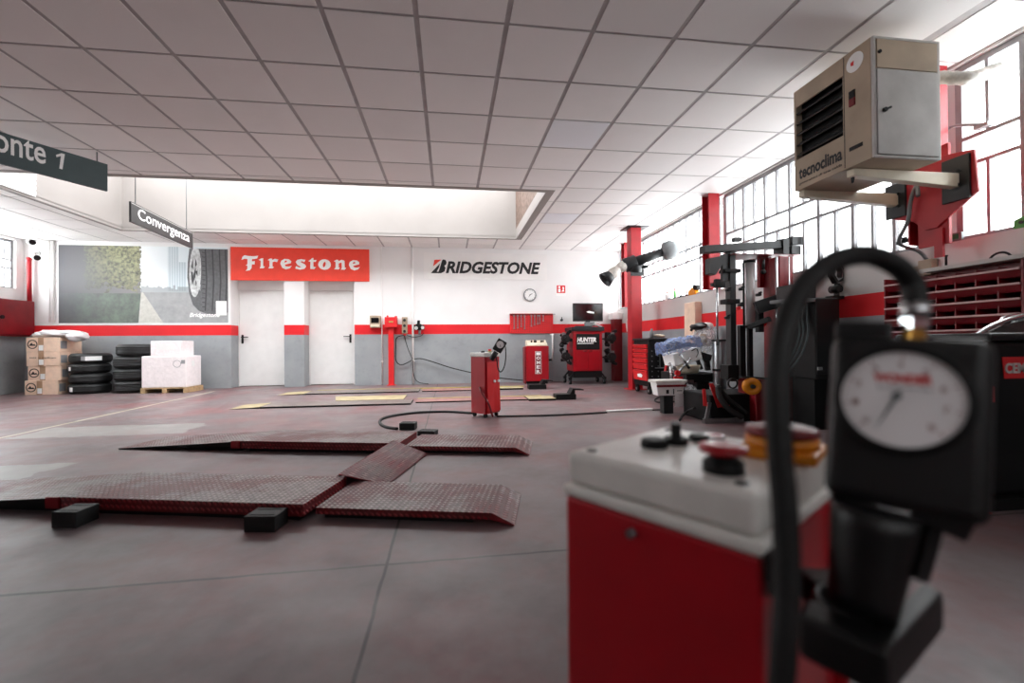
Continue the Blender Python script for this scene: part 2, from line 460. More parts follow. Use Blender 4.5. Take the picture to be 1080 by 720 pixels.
m_paleyel = M('worn_yellow_plate', (166, 152, 116), .55, var=.15)
m_amber = M('amber_polyurethane', (226, 138, 20), .35, var=.08)
m_bluefilm = mat_film('blue_protective_film', (116, 136, 182), .65)
m_clear = mat_film('clear_plastic_sheet', (225, 228, 232), .36)
m_bag = M('white_plastic_bag', (232, 230, 230), .4, var=.06, bump=.5, bscale=25)
m_green = M('green_plastic', (70, 150, 60), .45)
m_signal = M('exit_green', (40, 120, 80), .45)
m_mat_plate = M('galvanised_plate', (128, 120, 114), .45, metal=.3, var=.15, scale=12, rgb2=(104, 92, 88))
m_pinkplate = M('worn_red_plate', (146, 104, 98), .5, var=.15, scale=10)
m_treadtop = mat_tread('worn_tread_plate', (138, 54, 60), (194, 184, 180), .88)
m_treadred = mat_tread('red_tread_plate', (168, 16, 32), (176, 90, 92), .3)
m_treadcov = mat_tread('half_worn_tread_plate', (156, 52, 60), (160, 140, 138), .5)
m_treadlight = mat_tread('pale_tread_plate', (160, 96, 98), (206, 192, 190), .85)
m_glass = mat_glass('window_glass', (.72,.73,.73))
m_glassdim = mat_glass('dimmed_window_glass', (.55,.555,.555))  # darker tint added to hold back the daylight of one bay
m_glassrear = mat_glass('dimmed_rear_glass', (.39,.39,.39))  # dark tint holds down the light of the added rear window
m_glassclear = mat_glass('clear_window_glass')
m_added_rooflight = mat_glass('added_rooflight_sheet', (.64,.64,.64), .04)  # sheet of the added roof light
m_flue = M('ribbed_flue', (198, 194, 186), .45, metal=.2, var=.15, scale=20)
m_cylsteel = M('bright_cylinder', (222, 223, 224), .35, metal=.35, var=.05)
m_rail = M('pale_label_rail', (206, 166, 164), .45)
m_screen = M('screen_glass', (14, 14, 16), .12, var=.02, spec=.6)
m_dial = M('gauge_dial', (246, 243, 243), .35, var=.02)

# ================================================================ THE ROOM
mb = MB(); mb.box((XL-.3, YF-.3, -.15), (XR+.3, YB+.6, 0)); struct('floor', mb, m_floor)

WX0, WX1, WY0, WY1 = -5.92, 1.38, 6.15, 8.93      # raised well in the ceiling
def minus(r, h):
    x0, y0, x1, y1 = r; a0, b0, a1, b1 = h
    if x1 <= a0 or x0 >= a1 or y1 <= b0 or y0 >= b1: return [r]
    out = []
    if y0 < b0: out.append((x0, y0, x1, b0))
    if y1 > b1: out.append((x0, b1, x1, y1))
    ya, yb = max(y0, b0), min(y1, b1)
    if x0 < a0: out.append((x0, ya, a0, yb))
    if x1 > a1: out.append((a1, ya, x1, yb))
    return out
mb = MB()
for r in minus((XL-.3, YF-.3, XR+.3, YB+.6), (WX0-.06, WY0-.06, WX1+.06, WY1+.06)):
    mb.box((r[0], r[1], ZC+.005), (r[2], r[3], ZC+.1), 0)
gx = [-.196 + .6*k for k in range(-14, 8)]; gy = [2.934 + .6*k for k in range(-11, 13)]
for i in range(len(gx)-1):
    for j in range(len(gy)-1):
        a, b, c, d = max(gx[i], XL), max(gy[j], YF), min(gx[i+1], XR), min(gy[j+1], YB)
        if c-a < .03 or d-b < .03: continue
        mt = 2 if (i, j) in ((16, 13), (17, 18)) else 1
        g = .013
        for q in minus((a+.018, b+.012, c-.018, d-.012), (WX0-.075, WY0-.1, WX1+.12, WY1+.075)):
            if q[2]-q[0] < .02 or q[3]-q[1] < .02: continue
            xx = q[0] + (.05 if (i == 20 and 1.5 < q[1] < 2.9) else 0)
            mb.box((xx, q[1], ZC), (q[2], q[3], ZC+.006), mt)
struct('ceiling', mb, [m_groove, m_tile, m_tile_new])
# flush trim around the opening and the well above it
mb = MB()
for r in minus((WX0-.075, WY0-.1, WX1+.12, WY1+.075), (WX0, WY0, WX1, WY1)):
    mb.box((r[0], r[1], ZC-.002), (r[2], r[3], ZC+.05), 0)
t = .05; ZW = 4.4
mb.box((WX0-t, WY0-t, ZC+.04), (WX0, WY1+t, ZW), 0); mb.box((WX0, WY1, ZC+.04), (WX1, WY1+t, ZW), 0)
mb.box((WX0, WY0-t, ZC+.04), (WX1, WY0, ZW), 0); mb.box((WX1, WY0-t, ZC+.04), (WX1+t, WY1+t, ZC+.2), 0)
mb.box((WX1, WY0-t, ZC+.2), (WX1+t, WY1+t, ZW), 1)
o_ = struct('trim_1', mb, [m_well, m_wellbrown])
# added, unseen roof light over the well, brightens the back of the room
mb = MB(); mb.box((WX0-t, WY0-t, ZW), (WX1+t, WY1+t, ZW+.012)); g_ = struct('window_6', mb, m_added_rooflight)
mb = MB()
for k in range(6):
    x = WX0+(WX1-WX0)*k/5; mb.box((x-.03, WY0-t, ZW-.05), (x+.03, WY1+t, ZW-.001))
part(g_, 'glazing_bar', mb, m_frame)

# back wall with two door recesses
D1 = (-4.53, -3.475); D2 = (-3.07, -2.03); DT = 2.30; YD = 10.30
mb = MB(); zt = ZC+.1
for x0, x1 in ((XL-.3, D1[0]), (D1[1], D2[0]), (D2[1], XR+.3)): mb.box((x0, YB, 0), (x1, YD+.12, zt))
for d in (D1, D2): mb.box((d[0], YB, DT), (d[1], YD+.12, zt)); mb.box((d[0], YD+.05, 0), (d[1], YD+.12, DT))
struct('wall_back', mb, m_wall)
for n, (d, hx) in enumerate(((D1, 0), (D2, 1)), 1):
    mb = MB(); x0, x1 = d[0]+.002, d[1]-.002
    dl, dr = (PY(252.8, 350, YD).x, PY(299.9, 350, YD).x+.05) if n == 1 else (PY(326.5, 350, YD).x, PY(372.8, 350, YD).x)
    dl = max(dl, x0+.02); dr = min(dr, x1-.02)
    mb.box((dl, YD-.03, .012), (dr, YD+.045, 2.085), 0)
    ent = struct('door_%d' % n, mb, m_doorw, bevel=.004)
    f = MB(); f.box((x0, YD-.045, 0), (dl-.004, YD+.05, DT)); f.box((dr+.004, YD-.045, 0), (x1, YD+.05, DT)); f.box((dl-.004, YD-.045, 2.09), (dr+.004, YD+.05, DT))
    part(ent, 'door_frame', f, m_white, bevel=.004)
    hxx = dl+.06 if n == 1 else dr-.06; sg = 1 if n == 1 else -1
    h = MB(); h.box((hxx-.022, YD-.04, .93), (hxx+.022, YD-.029, 1.12)); h.cyl((hxx, YD-.04, 1.07), (hxx, YD-.085, 1.07), .012, n=10)
    h.bar((hxx-.01*sg, YD-.085, 1.07), (hxx+.135*sg, YD-.085, 1.07), .02, .02)
    part(ent, 'handle', h, m_plastic, bevel=.003, label='black lever handle')
# left wall
LW = (5.2, 9.77, 2.03, 2.97)
mb = MB(); xo = XL-.3
mb.box((xo, YF-.3, 0), (XL, LW[0], zt)); mb.box((xo, LW[1], 0), (XL, YB, zt)); mb.box((xo, LW[0], 0), (XL, LW[1], LW[2])); mb.box((xo, LW[0], LW[3]), (XL, LW[1], zt))
struct('wall_left', mb, m_wall)
FW = (-1.2, 3.4, 1.95, 2.9)      # added window behind the camera, brightens what faces it
mb = MB()
for a_, b_ in (((XL, YF-.3, 0), (FW[0], YF, zt)), ((FW[1], YF-.3, 0), (XR, YF, zt)), ((FW[0], YF-.3, 0), (FW[1], YF, FW[2])), ((FW[0], YF-.3, FW[3]), (FW[1], YF, zt))): mb.box(a_, b_)
struct('wall_front', mb, m_wall)
mb = MB(); n_ = 5
for k in range(n_+1):
    x = FW[0]+(FW[1]-FW[0])*k/n_; mb.box((x-.025, YF-.12, FW[2]), (x+.025, YF-.07, FW[3]))
for z in (FW[2]+.02, FW[3]-.02): mb.box((FW[0], YF-.12, z-.02), (FW[1], YF-.07, z+.02))
w_ = struct('window_7', mb, m_frame); g = MB(); g.box((FW[0], YF-.1, FW[2]), (FW[1], YF-.094, FW[3])); part(w_, 'glass', g, m_glassrear)
# right wall: parapet, piers
SILL = 1.645
BAYS = [(2.2, 2.99), (3.14, 5.95), (6.09, 9.06), (9.2, 9.9)]
mb = MB(); xo = XR+.28
mb.box((XR, YF-.3, 0), (xo, YB, SILL)); mb.box((XR, YF-.3, SILL), (xo, BAYS[0][0], zt)); mb.box((XR, YF-.3, ZC-.015), (xo, YB, zt))
for a, b in ((BAYS[0][1], BAYS[1][0]), (BAYS[1][1], BAYS[2][0]), (BAYS[2][1], BAYS[3][0]), (BAYS[3][1], YB)): mb.box((XR+.1, a, SILL), (xo, b, zt))
struct('wall_right', mb, m_parapet)
# steel windows
def window(n, axis, xw, a, b, z0, z1, zb, step, thick_every):
    mb = MB()
    def vbar(y, w, za, zb_): mb.box((xw-.02, y-w/2, za), (xw+.02, y+w/2, zb_)) 
    def hbar(z, w): mb.box((xw-.022, a, z-w/2), (xw+.022, b, z+w/2))
    vbar(a+.02, .045, z0, z1); vbar(b-.02, .045, z0, z1); hbar(z0+.015, .03); hbar(z1-.02, .05)
    for z in zb: hbar(z, .028)
    k = 1; y = b - step
    while y > a + .1:
        if k % thick_every == 0: vbar(y, .032, z0, z1)
        else:
            vbar(y, .022, z0, zb[0]); vbar(y, .022, zb[-1], z1)
        k += 1; y -= step
    ent = struct('window_%d' % n, mb, m_frame)
    g = MB(); g.box((xw-.003, a, z0), (xw+.003, b, z1)); part(ent, 'glass', g, (m_glassdim if n == 2 else m_glass) if xw > 0 else m_glassclear)
    return ent
for n, (a, b) in enumerate(BAYS, 1):
    window(n, 'x', XR+.06, a, b, SILL, ZC-.015, (2.225, 2.43), .205, 2)
window(5, 'x', XL-.08, LW[0], LW[1], LW[2], LW[3], (2.42, 2.58), .16, 3)
# red steel columns standing along the windows
def hcolumn(x, y, w, d, z0, z1, name='steel_column'):
    mb = MB(); t = .014
    mb.box((x-w/2, y-d/2, z0), (x+w/2, y-d/2+t, z1)); mb.box((x-w/2, y+d/2-t, z0), (x+w/2, y+d/2, z1)); mb.box((x-t/2, y-d/2+t, z0), (x+t/2, y+d/2-t, z1))
    o = struct(name, mb, m_redcol); return o
for k, y in enumerate((3.065, 6.02, 9.13)):
    hcolumn(3.82, y, .16, .18, SILL+.001, ZC)
# free standing red box column with a plate at the ceiling
ct = thing('support_post', 'red freestanding steel column rising behind the red tool trolley', 'post', (3.47, 7.9, 0))
mb = MB(); mb.box((3.36, 7.8, 0), (3.56, 8.0, ZC-.012)); part(ct, 'shaft', mb, m_redcol, bevel=.004)
mb = MB(); mb.box((3.27, 7.7, ZC-.012), (3.68, 8.1, ZC-.001)); part(ct, 'head_plate', mb, m_dark)
mb = MB(); mb.box((3.3, 7.74, 0), (3.62, 8.06, .015)); part(ct, 'base_plate', mb, m_redcol)
# boxed shaft in the far corner, white sloped cap
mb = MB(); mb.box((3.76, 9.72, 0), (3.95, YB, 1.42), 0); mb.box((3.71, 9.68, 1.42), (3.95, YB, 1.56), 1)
struct('trim_2', mb, [m_redd, m_white])  # corner shade is put into the red of the shaft
# thin conduits on the back wall
for (px, r) in ((435.2, .022), (402.6, .012)):
    p = PY(px, 300, YB); mb = MB(); mb.cyl((p.x, YB-r-.003, .02), (p.x, YB-r-.003, ZC-.01), r, n=10)
    for z in (.5, 1.6, 2.5): mb.box((p.x-r*1.6, YB-r*2.4, z), (p.x+r*1.6, YB-.001, z+.025))
    solo('conduit', 'thicker white conduit running down the back wall beside the black regulator' if r > .02 else 'thin white conduit on the back wall above the beige switch box', 'pipe', mb, m_white)
for px in (57.5,):
    p = PY(px, 300, YB); mb = MB(); mb.cyl((p.x, YB-.025, 1.38), (p.x, YB-.025, ZC-.01), .018, n=10); mb.cyl((p.x-.07, YB-.025, 1.38), (p.x-.07, YB-.025, ZC-.01), .014, n=10)
    for z in (1.5, 2.2, 2.8): mb.box((p.x-.1, YB-.03, z), (p.x+.03, YB-.001, z+.02))
    solo('conduit', 'pair of white conduits on the wall between tyre poster and corner', 'pipe', mb, m_white)

# ================================================================ BACK WALL SIGNS
UX, UZ = Vector((1,0,0)), Vector((0,0,1))
def wallrect(px0, py0, px1, py1, Y):
    a = PY(px0, py0, Y); b = PY(px1, py1, Y); return a.x, a.z, b.x, b.z       # left,top,right,bottom
# poster
t = thing('advertising_poster', 'wide printed poster of a tree, road, towers and car tyre', 'poster', (-6.15, YB, 1.36))
x0, z1, x1, z0 = -7.73, 2.935, -4.575, 1.365
mb = MB(); mb.box((x0-.03, YB-.012, z0-.03), (x1+.03, YB-.001, z1+.03)); part(t, 'backing_board', mb, m_paper)
def mat_poster():
    m, nt, b = new_mat('poster_print'); g = NG(nt)
    tc = nt.nodes.new('ShaderNodeTexCoord'); s = nt.nodes.new('ShaderNodeSeparateXYZ'); nt.links.new(tc.outputs['Object'], s.inputs[0])
    u = g.rng(s.outputs[0], x0+6.15, x1+6.15); v = g.rng(s.outputs[2], z0-1.36, z1-1.36); pos = tc.outputs['Object']
    n = g.noise(pos, 5, 8, .7); nf = g.noise(pos, 16, 6, .7)
    dark = g.mix(g.rng(u, 0, .42), lin((84, 82, 86)), lin((138, 136, 136)))
    shade = g.m('ADD', g.m('MULTIPLY', g.rng(u, .14, .46), .55), g.m('MULTIPLY', g.rng(v, .42, .95), .45))
    leaf = g.mix(g.m('MULTIPLY', g.rng(nf, .36, .6), shade), lin((88, 88, 82)), lin((192, 192, 148)))
    col = dark
    edge = g.m('ADD', u, g.m('MULTIPLY', g.m('SUBTRACT', nf, .5), .10))
    crown = g.m('MULTIPLY', g.band(edge, .15, .472), g.m('GREATER_THAN', g.m('ADD', v, g.m('MULTIPLY', g.m('SUBTRACT', n, .5), .9)), .46))
    col = g.mix(g.m('MULTIPLY', crown, g.rng(u, .12, .3, .25, .95)), col, leaf)
    sky = g.mix(g.rng(u, .45, .75), lin((250, 252, 252)), lin((222, 232, 236)))
    hor = g.m('ADD', .40, 0)
    sk = g.m('MULTIPLY', g.m('GREATER_THAN', g.m('ADD', u, g.m('MULTIPLY', g.m('SUBTRACT', nf, .5), .06)), .475), g.m('GREATER_THAN', v, .40))
    col = g.mix(sk, col, sky)
    tw = g.m('MULTIPLY', g.band(u, .635, .70), g.m('GREATER_THAN', v, .42)); tw2 = g.m('MULTIPLY', g.band(u, .70, .745), g.band(v, .42, .8))
    win = g.m('GREATER_THAN', g.m('SINE', g.m('MULTIPLY', u, 420)), .1)
    col = g.mix(g.m('MULTIPLY', g.m('MAXIMUM', tw, tw2), g.m('ADD', .25, g.m('MULTIPLY', win, .35))), col, lin((150, 170, 178)))
    cv = nt.nodes.new('ShaderNodeCombineXYZ'); nt.links.new(g.m('MULTIPLY', g.m('FLOOR', g.m('MULTIPLY', u, 75)), .37), cv.inputs[0])
    hts = g.m('ADD', .36, g.m('MULTIPLY', g.noise(cv.outputs[0], 3.1, 2), .22))
    low = g.m('MULTIPLY', g.m('MULTIPLY', g.band(u, .475, .77), g.m('GREATER_THAN', v, .40)), g.m('LESS_THAN', v, hts))
    col = g.mix(g.m('MULTIPLY', low, .7), col, lin((140, 146, 148)))
    gr = g.mix(g.rng(n, .35, .65), lin((98, 100, 98)), lin((120, 134, 120)))
    gr = g.mix(g.rng(u, .0, .3), lin((88, 88, 92)), gr)
    col = g.mix(g.m('LESS_THAN', v, .385), col, gr)
    pe = g.m('ADD', .475, g.m('MULTIPLY', g.m('SUBTRACT', .385, v), -.04))
    path = g.m('MULTIPLY', g.m('GREATER_THAN', u, pe), g.m('LESS_THAN', v, .40))
    pv = g.mix(g.rng(nf, .3, .7), lin((188, 186, 178)), lin((214, 212, 204)))
    col = g.mix(path, col, pv)
    re = g.m('ADD', .487, g.m('MULTIPLY', g.m('SUBTRACT', .40, v), .30))
    road = g.m('MULTIPLY', g.m('GREATER_THAN', u, re), g.m('LESS_THAN', v, .40))
    rc = g.mix(g.rng(n, .3, .7), lin((150, 152, 152)), lin((176, 176, 176)))
    col = g.mix(road, col, rc)
    nt.links.new(col, b.inputs['Base Color']); b.inputs['Roughness'].default_value = .45; b.inputs['Specular IOR Level'].default_value = .3
    return m
mb = MB(); mb.box((x0, YB-.015, z0), (x1, YB-.012, z1)); part(t, 'printed_scene', mb, mat_poster())
W = x1-x0; Hh = z1-z0
def pu(u, v): return (x0+u*W, z0+v*Hh)
m_pt = M('poster_tyre_print', (98, 98, 100), .5, var=.1, scale=20); m_pt2 = M('poster_tyre_groove_print', (62, 62, 64), .5); m_prim = M('poster_rim_print', (205, 207, 206), .5, var=.2, scale=14)
mb = MB(); O = (0, YB-.0155, 0)
ty = [pu(*q) for q in ((.765,.98),(.755,.8),(.752,.6),(.762,.4),(.785,.24),(.82,.16),(.87,.12),(.93,.1),(1,.14),(1,.98))]
mb.prism(ty, O, UX, UZ, .0015, 0)
O2 = (0, YB-.0165, 0)
rim = [pu(.80+.036*math.cos(a)+.004*math.sin(a), .68+.34*math.sin(a) if .68+.34*math.sin(a) < .985 else .985) for a in [2*PI*k/28 for k in range(28)]]
mb.prism(rim, O2, UX, UZ, .001, 1)
O3 = (0, YB-.0172, 0)
for k, q in enumerate((((.786,.62),(.80,.72),(.80,.98),(.79,.98)), ((.805,.66),(.832,.5),(.83,.42),(.80,.58)), ((.803,.74),(.834,.86),(.834,.78),(.806,.68)), ((.782,.5),(.80,.6),(.806,.4),(.797,.36)), ((.776,.74),(.79,.70),(.79,.66),(.776,.68)))):
    mb.prism([pu(*p) for p in q], O3, UX, UZ, .0008, 1)
mb.prism([pu(.795+.02*math.cos(a), .66+.2*math.sin(a)) for a in [2*PI*k/20 for k in range(20)]], (0, YB-.0168, 0), UX, UZ, .0005, 2)
for u in (.862, .905, .948, .985):
    mb.prism([pu(u-.004, .98), pu(u+.004, .98), pu(u+.012, .55), pu(u+.002, .16), pu(u-.006, .16), pu(u+.003, .55)], O2, UX, UZ, .001, 2)
for k in range(13):
    v = .94-k*.06; mb.prism([pu(.842, v), pu(.862, v-.006), pu(.862, v-.016), pu(.842, v-.012)], O2, UX, UZ, .001, 2)
part(t, 'printed_tyre', mb, [m_pt, m_prim, m_pt2])
mb = MB(); a = pu(.765, .06); mb.text('Bridgestone', (a[0], YB-.0185, a[1]), UX, UZ, .58, .115, .001, shear=.25, offset=.015); part(t, 'lettering', mb, m_letter, label='white italic wordmark')
mb = MB(); a = pu(.926, .1); b = pu(.992, .29); mb.box((a[0], YB-.02, a[1]), (b[0], YB-.0186, b[1]))
solo('notice_sheet', 'white paper sheet stuck over the lower corner of the tyre poster', 'paper', mb, m_paper)

# orange red banner
t = thing('banner_sign', 'wide orange red banner with white wordmark above the two doors', 'sign', (-3.1, YB, 2.25))
x0, z1, x1, z0 = -4.515, 2.955, -1.707, 2.256
mb = MB(); mb.box((x0, YB-.03, z0), (x1, YB-.002, z1)); part(t, 'panel', mb, m_signred, bevel=.003)
SC = (x1-x0)/1123.0        # zoomed pixels of the wordmark to metres
def fp(x, y): return ((x-(-31))*SC, -(y+10)*SC*.985)
def el(cx, cy, rx, ry, rot=0, n=22):
    return [(cx+rx*math.cos(a)*math.cos(rot)-ry*math.sin(a)*math.sin(rot), cy+rx*math.cos(a)*math.sin(rot)+ry*math.sin(a)*math.cos(rot)) for a in [2*PI*k/n for k in range(n)]]
eo = [(362,128),(370,102),(396,86),(430,88),(450,104),(448,122),(398,136),(406,150),(430,152),(454,144),(440,166),(408,177),(378,164)]; ei = [(394,120),(398,104),(412,100),(418,112)]
glyphs = [
 [[(55,100),(62,74),(80,60),(110,66),(150,68),(186,62),(178,86),(150,92),(138,92),(136,112),(160,108),(158,138),(136,136),(134,168),(120,188),(86,194),(100,178),(102,150),(88,146),(102,136),(102,92),(80,90)]],
 [[(190,98),(208,86),(226,84),(226,150),(240,156),(228,170),(198,170),(206,152),(206,106)]],
 [[(262,98),(282,84),(298,86),(298,98),(320,86),(345,92),(336,116),(318,110),(300,116),(300,152),(312,158),(300,170),(266,170),(276,152),(276,104)]],
 [eo, ei],
 [[(486,112),(500,92),(530,86),(566,92),(556,112),(536,104),(524,110),(560,130),(572,148),(556,170),(520,178),(482,168),(490,146),(514,158),(532,156),(500,136)]],
 [[(588,104),(606,90),(622,74),(630,76),(630,92),(656,92),(648,108),(630,108),(630,148),(650,154),(636,172),(604,170),(606,108)]],
 [el(721,130,52,46), el(719,130,11,24,.25)],
 [[(798,100),(820,86),(836,88),(836,100),(862,86),(886,94),(888,152),(900,158),(886,174),(856,172),(864,156),(862,110),(838,118),(838,152),(848,158),(836,172),(800,170),(812,154),(812,106)]],
 [[(x+560, y+2) for x, y in eo], [(x+560, y+2) for x, y in ei]]]
mb = MB()
for gl in glyphs: mb.curve2d([[fp(*p) for p in lp] for lp in gl], (x0, YB-.030, z1), UX, UZ, .006)
part(t, 'lettering', mb, m_letter, label='white blackletter style wordmark')

# white panel with black italic wordmark
t = thing('wordmark_sign', 'white wall panel with black italic wordmark and red corner above the clock', 'sign', (.85, YB, 2.35))
x0, z1, x1, z0 = PY(447, 268, YB).x, 2.92, PY(577, 296, YB).x, 2.33
mb = MB(); mb.box((x0, YB-.012, z0), (x1, YB-.001, z1)); part(t, 'panel', mb, m_white)
a = PY(470.2, 289, YB); b = PY(569.8, 277.5, YB)
bz0 = PY(456, 288.0, YB).z; bz1 = PY(470, 274.5, YB).z
mb = MB(); mb.text('RIDGESTONE', (a.x, YB-.013, bz0), UX, UZ, b.x-a.x, .272, .003, shear=.24, offset=.038, space=1.0)
part(t, 'lettering', mb, m_ink, label='black italic letters')
sc = (b.x-a.x)/(1035-172)
def bp(x, y): return (a.x+(x-172)*sc*1.0, bz0+(171-y)*sc*1.02)
mb = MB(); mb.curve2d([[bp(*p) for p in ((40,171),(122,84),(112,120),(92,158),(108,158),(122,116),(140,58),(150,50),(170,54),(180,74),(176,92),(160,106),(170,126),(160,156),(130,171))]], (0, YB-.0125, 0), UX, UZ, .003)
part(t, 'initial', mb, m_ink)
mb = MB(); mb.curve2d([[bp(*p) for p in ((72,54),(134,52),(108,72),(60,112))]], (0, YB-.0125, 0), UX, UZ, .003)
part(t, 'red_flash', mb, m_signred, label='red triangle flash')

# clock
c = PY(558.7, 311, YB); t = thing('wall_clock', 'round white wall clock above the red tool board', 'clock', (c.x, YB, c.z-.15))
r = .145; mb = MB(); mb.lathe([(r*.86, .035), (r, .03), (r*1.02, .015), (r, 0), (0.0, 0)], (c.x, YB-.001, c.z), (0,-1,0), 36); part(t, 'rim', mb, m_grey)
mb = MB(); mb.cyl((c.x, YB-.02, c.z), (c.x, YB-.028, c.z), r*.88, n=36); part(t, 'face', mb, m_paper)
mb = MB()
for k in range(12):
    aa = 2*PI*k/12; mb.bar((c.x+math.sin(aa)*r*.68, YB-.0285, c.z+math.cos(aa)*r*.68), (c.x+math.sin(aa)*r*.80, YB-.0285, c.z+math.cos(aa)*r*.80), .006, .002, up=(0,1,0))
part_each(t, 'hour_mark', mb, m_ink)
mb = MB(); mb.bar((c.x, YB-.031, c.z), (c.x+.055, YB-.031, c.z+.03), .012, .003, up=(0,1,0)); mb.bar((c.x, YB-.033, c.z), (c.x-.03, YB-.033, c.z-.05), .009, .003, up=(0,1,0)); mb.cyl((c.x, YB-.028, c.z), (c.x, YB-.036, c.z), .012)
part(t, 'hand', mb, m_ink)
# fire extinguisher sign
x0, z1, x1, z0 = wallrect(587.2, 300.8, 596.2, 309, YB)
t = thing('safety_sign', 'small red square safety sign with white symbols beside the clock', 'sign', ((x0+x1)/2, YB, z0))
mb = MB(); mb.box((x0-.02, YB-.006, z0-.07), (x1+.02, YB-.001, z1+.02), 1); mb.box((x0, YB-.008, z0), (x1, YB-.006, z1), 0); part(t, 'plate', mb, [m_redlit, m_paper])
w = x1-x0; h = z1-z0; mb = MB(); y = YB-.0081
mb.prism([(x0+.15*w, z0+.12*h), (x0+.42*w, z0+.12*h), (x0+.42*w, z0+.55*h), (x0+.15*w, z0+.55*h)], (0, y-.001, 0), UX, UZ, .001)
mb.prism([(x0+.17*w, z0+.64*h), (x0+.40*w, z0+.64*h), (x0+.40*w, z0+.9*h), (x0+.17*w, z0+.9*h)], (0, y-.001, 0), UX, UZ, .001)
mb.prism([(x0+.55*w, z0+.2*h), (x0+.88*w, z0+.2*h), (x0+.8*w, z0+.45*h), (x0+.86*w, z0+.66*h), (x0+.74*w, z0+.85*h), (x0+.66*w, z0+.7*h), (x0+.72*w, z0+.45*h)], (0, y-.001, 0), UX, UZ, .001)
part(t, 'symbol', mb, m_letter)

# tool board with spanners
x0, z1, x1, z0 = wallrect(537.6, 330.6, 583, 351.2, YB)
t = thing('tool_board', 'red perforated tool board with spanners on the back wall under the clock', 'tool board', ((x0+x1)/2, YB, z0))
mb = MB(); mb.box((x0, YB-.03, z0), (x1, YB-.002, z1))
for i in range(19):
    for j in range(8):
        px = x0+.04+i*(x1-x0-.08)/18; pz = z0+.04+j*(z1-z0-.08)/7
        mb.cyl((px, YB-.0302, pz), (px, YB-.0312, pz), .008, n=6, mat=1)
part(t, 'panel', mb, [m_redlit, m_ink])
mb = MB()
for i in range(19):
    pass
mb = MB(); mb.box((x0-.01, YB-.062, z1-.022), (x1+.05, YB-.03, z1-.012)); part(t, 'hook_rail', mb, m_dark, bevel=.003)
def spanner(x, z, L, lab):
    t = thing('spanner', lab, 'spanner', (x, YB-.045, z-L), group='spanners hanging on the red tool board'); w = .012+.012*L
    mb = MB(); mb.bar((x, YB-.047, z-w), (x, YB-.047, z-L+w), w*1.1, .012, up=(0,1,0)); part(t, 'shank', mb, m_steel, bevel=.002)
    mb = MB(); mb.lathe([(w*.7, -.008), (w*1.4, -.008), (w*1.4, .008), (w*.7, .008), (w*.7, -.008)], (x, YB-.047, z-w*.8), (0,1,0), 16, smooth=False); part(t, 'ring_end', mb, m_steel)
    s = w*2.0; mb = MB(); mb.prism([(-.5*s,-.2*s),(-.62*s,-.75*s),(-.28*s,-.95*s),(-.2*s,-.5*s),(.2*s,-.5*s),(.28*s,-.95*s),(.62*s,-.75*s),(.5*s,-.2*s),(.18*s,.25*s),(-.18*s,.25*s)], (x, YB-.054, z-L+w), UX, UZ, .014); part(t, 'open_end', mb, m_steel)
ORD = ['first', 'second', 'third', 'fourth', 'fifth', 'sixth', 'seventh', 'eighth', 'ninth', 'tenth', 'eleventh', 'twelfth']
xs = (541.8, 545.6, 549.3, 552.9, 560.0, 563.4, 566.6, 568.8, 572.5); Ls = (.30, .29, .26, .31, .25, .22, .20, .19, .13)
for k, (px, L) in enumerate(zip(xs, Ls)):
    p = PY(px, 335, YB); spanner(p.x, z1-.04, L, '%s steel spanner on the red tool board, counting from the end nearer the doors' % ORD[k])

# electrics beside the second door
t = thing('switch_box', 'beige wall box with a dark window between second door and red junction box', 'switch box', (PY(397.5,340).x, YB, 1.22))
x0, z1, x1, z0 = wallrect(391, 333, 402.0, 345.6, YB); mb = MB(); mb.box((x0, YB-.13, z0), (x1, YB-.001, z1)); part(t, 'housing', mb, m_beige, bevel=.012)
mb = MB(); mb.box((x0+.03, YB-.137, z0+.1), (x1-.03, YB-.13, z1-.05)); part(t, 'clear_cover', mb, m_screen, label='dark translucent window cover')
mb = MB(); mb.box((x0+.02, YB-.139, z0+.02), (x1-.02, YB-.13, z0+.07)); part(t, 'label_plate', mb, m_cream)
t = thing('power_pedestal', 'red junction box on a red post beside the second door', 'junction box', (PY(412.7,345).x, YB, 0))
x0, z1, x1, z0 = wallrect(406, 334.3, 419, 345.3, YB-.15); mb = MB(); mb.box((x0, YB-.22, z0), (x1, YB-.03, z1)); mb.cyl((x0+.05, YB-.12, z1), (x0+.05, YB-.12, z1+.04), .02); mb.cyl((x1-.03, YB-.12, z1), (x1-.03, YB-.12, z1+.025), .03)
part(t, 'junction_box', mb, m_redlit, bevel=.012)
mb = MB(); mb.box((x0+.09, YB-.224, z1-.12), (x1-.08, YB-.22, z1-.09)); part(t, 'name_plate', mb, m_yellow)
xc = PY(412.7, 370, YB-.1).x; mb = MB(); mb.box((xc-.055, YB-.16, 0), (xc+.055, YB-.05, z0)); mb.box((xc-.09, YB-.19, 0), (xc+.09, YB-.02, .012)); part(t, 'post', mb, m_redlit, bevel=.004)
t = thing('socket_strip', 'narrow beige socket strip between the red junction box and black regulator', 'socket', (PY(427,342).x, YB, 1.1))
x0, z1, x1, z0 = wallrect(424.2, 334.5, 430, 351.5, YB); mb = MB(); mb.box((x0, YB-.09, z0), (x1, YB-.001, z1)); part(t, 'housing', mb, m_beige, bevel=.008)
mb = MB()
for k in range(3): mb.cyl(((x0+x1)/2, YB-.09, z1-.07-k*.12), ((x0+x1)/2, YB-.115, z1-.07-k*.12), .03, n=14)
part(t, 'socket', mb, m_dark)
mb = MB(); mb.cyl(((x0+x1)/2, YB-.05, z0), ((x0+x1)/2, YB-.05, z0-.05), .03); part(t, 'red_plug', mb, m_redlit)
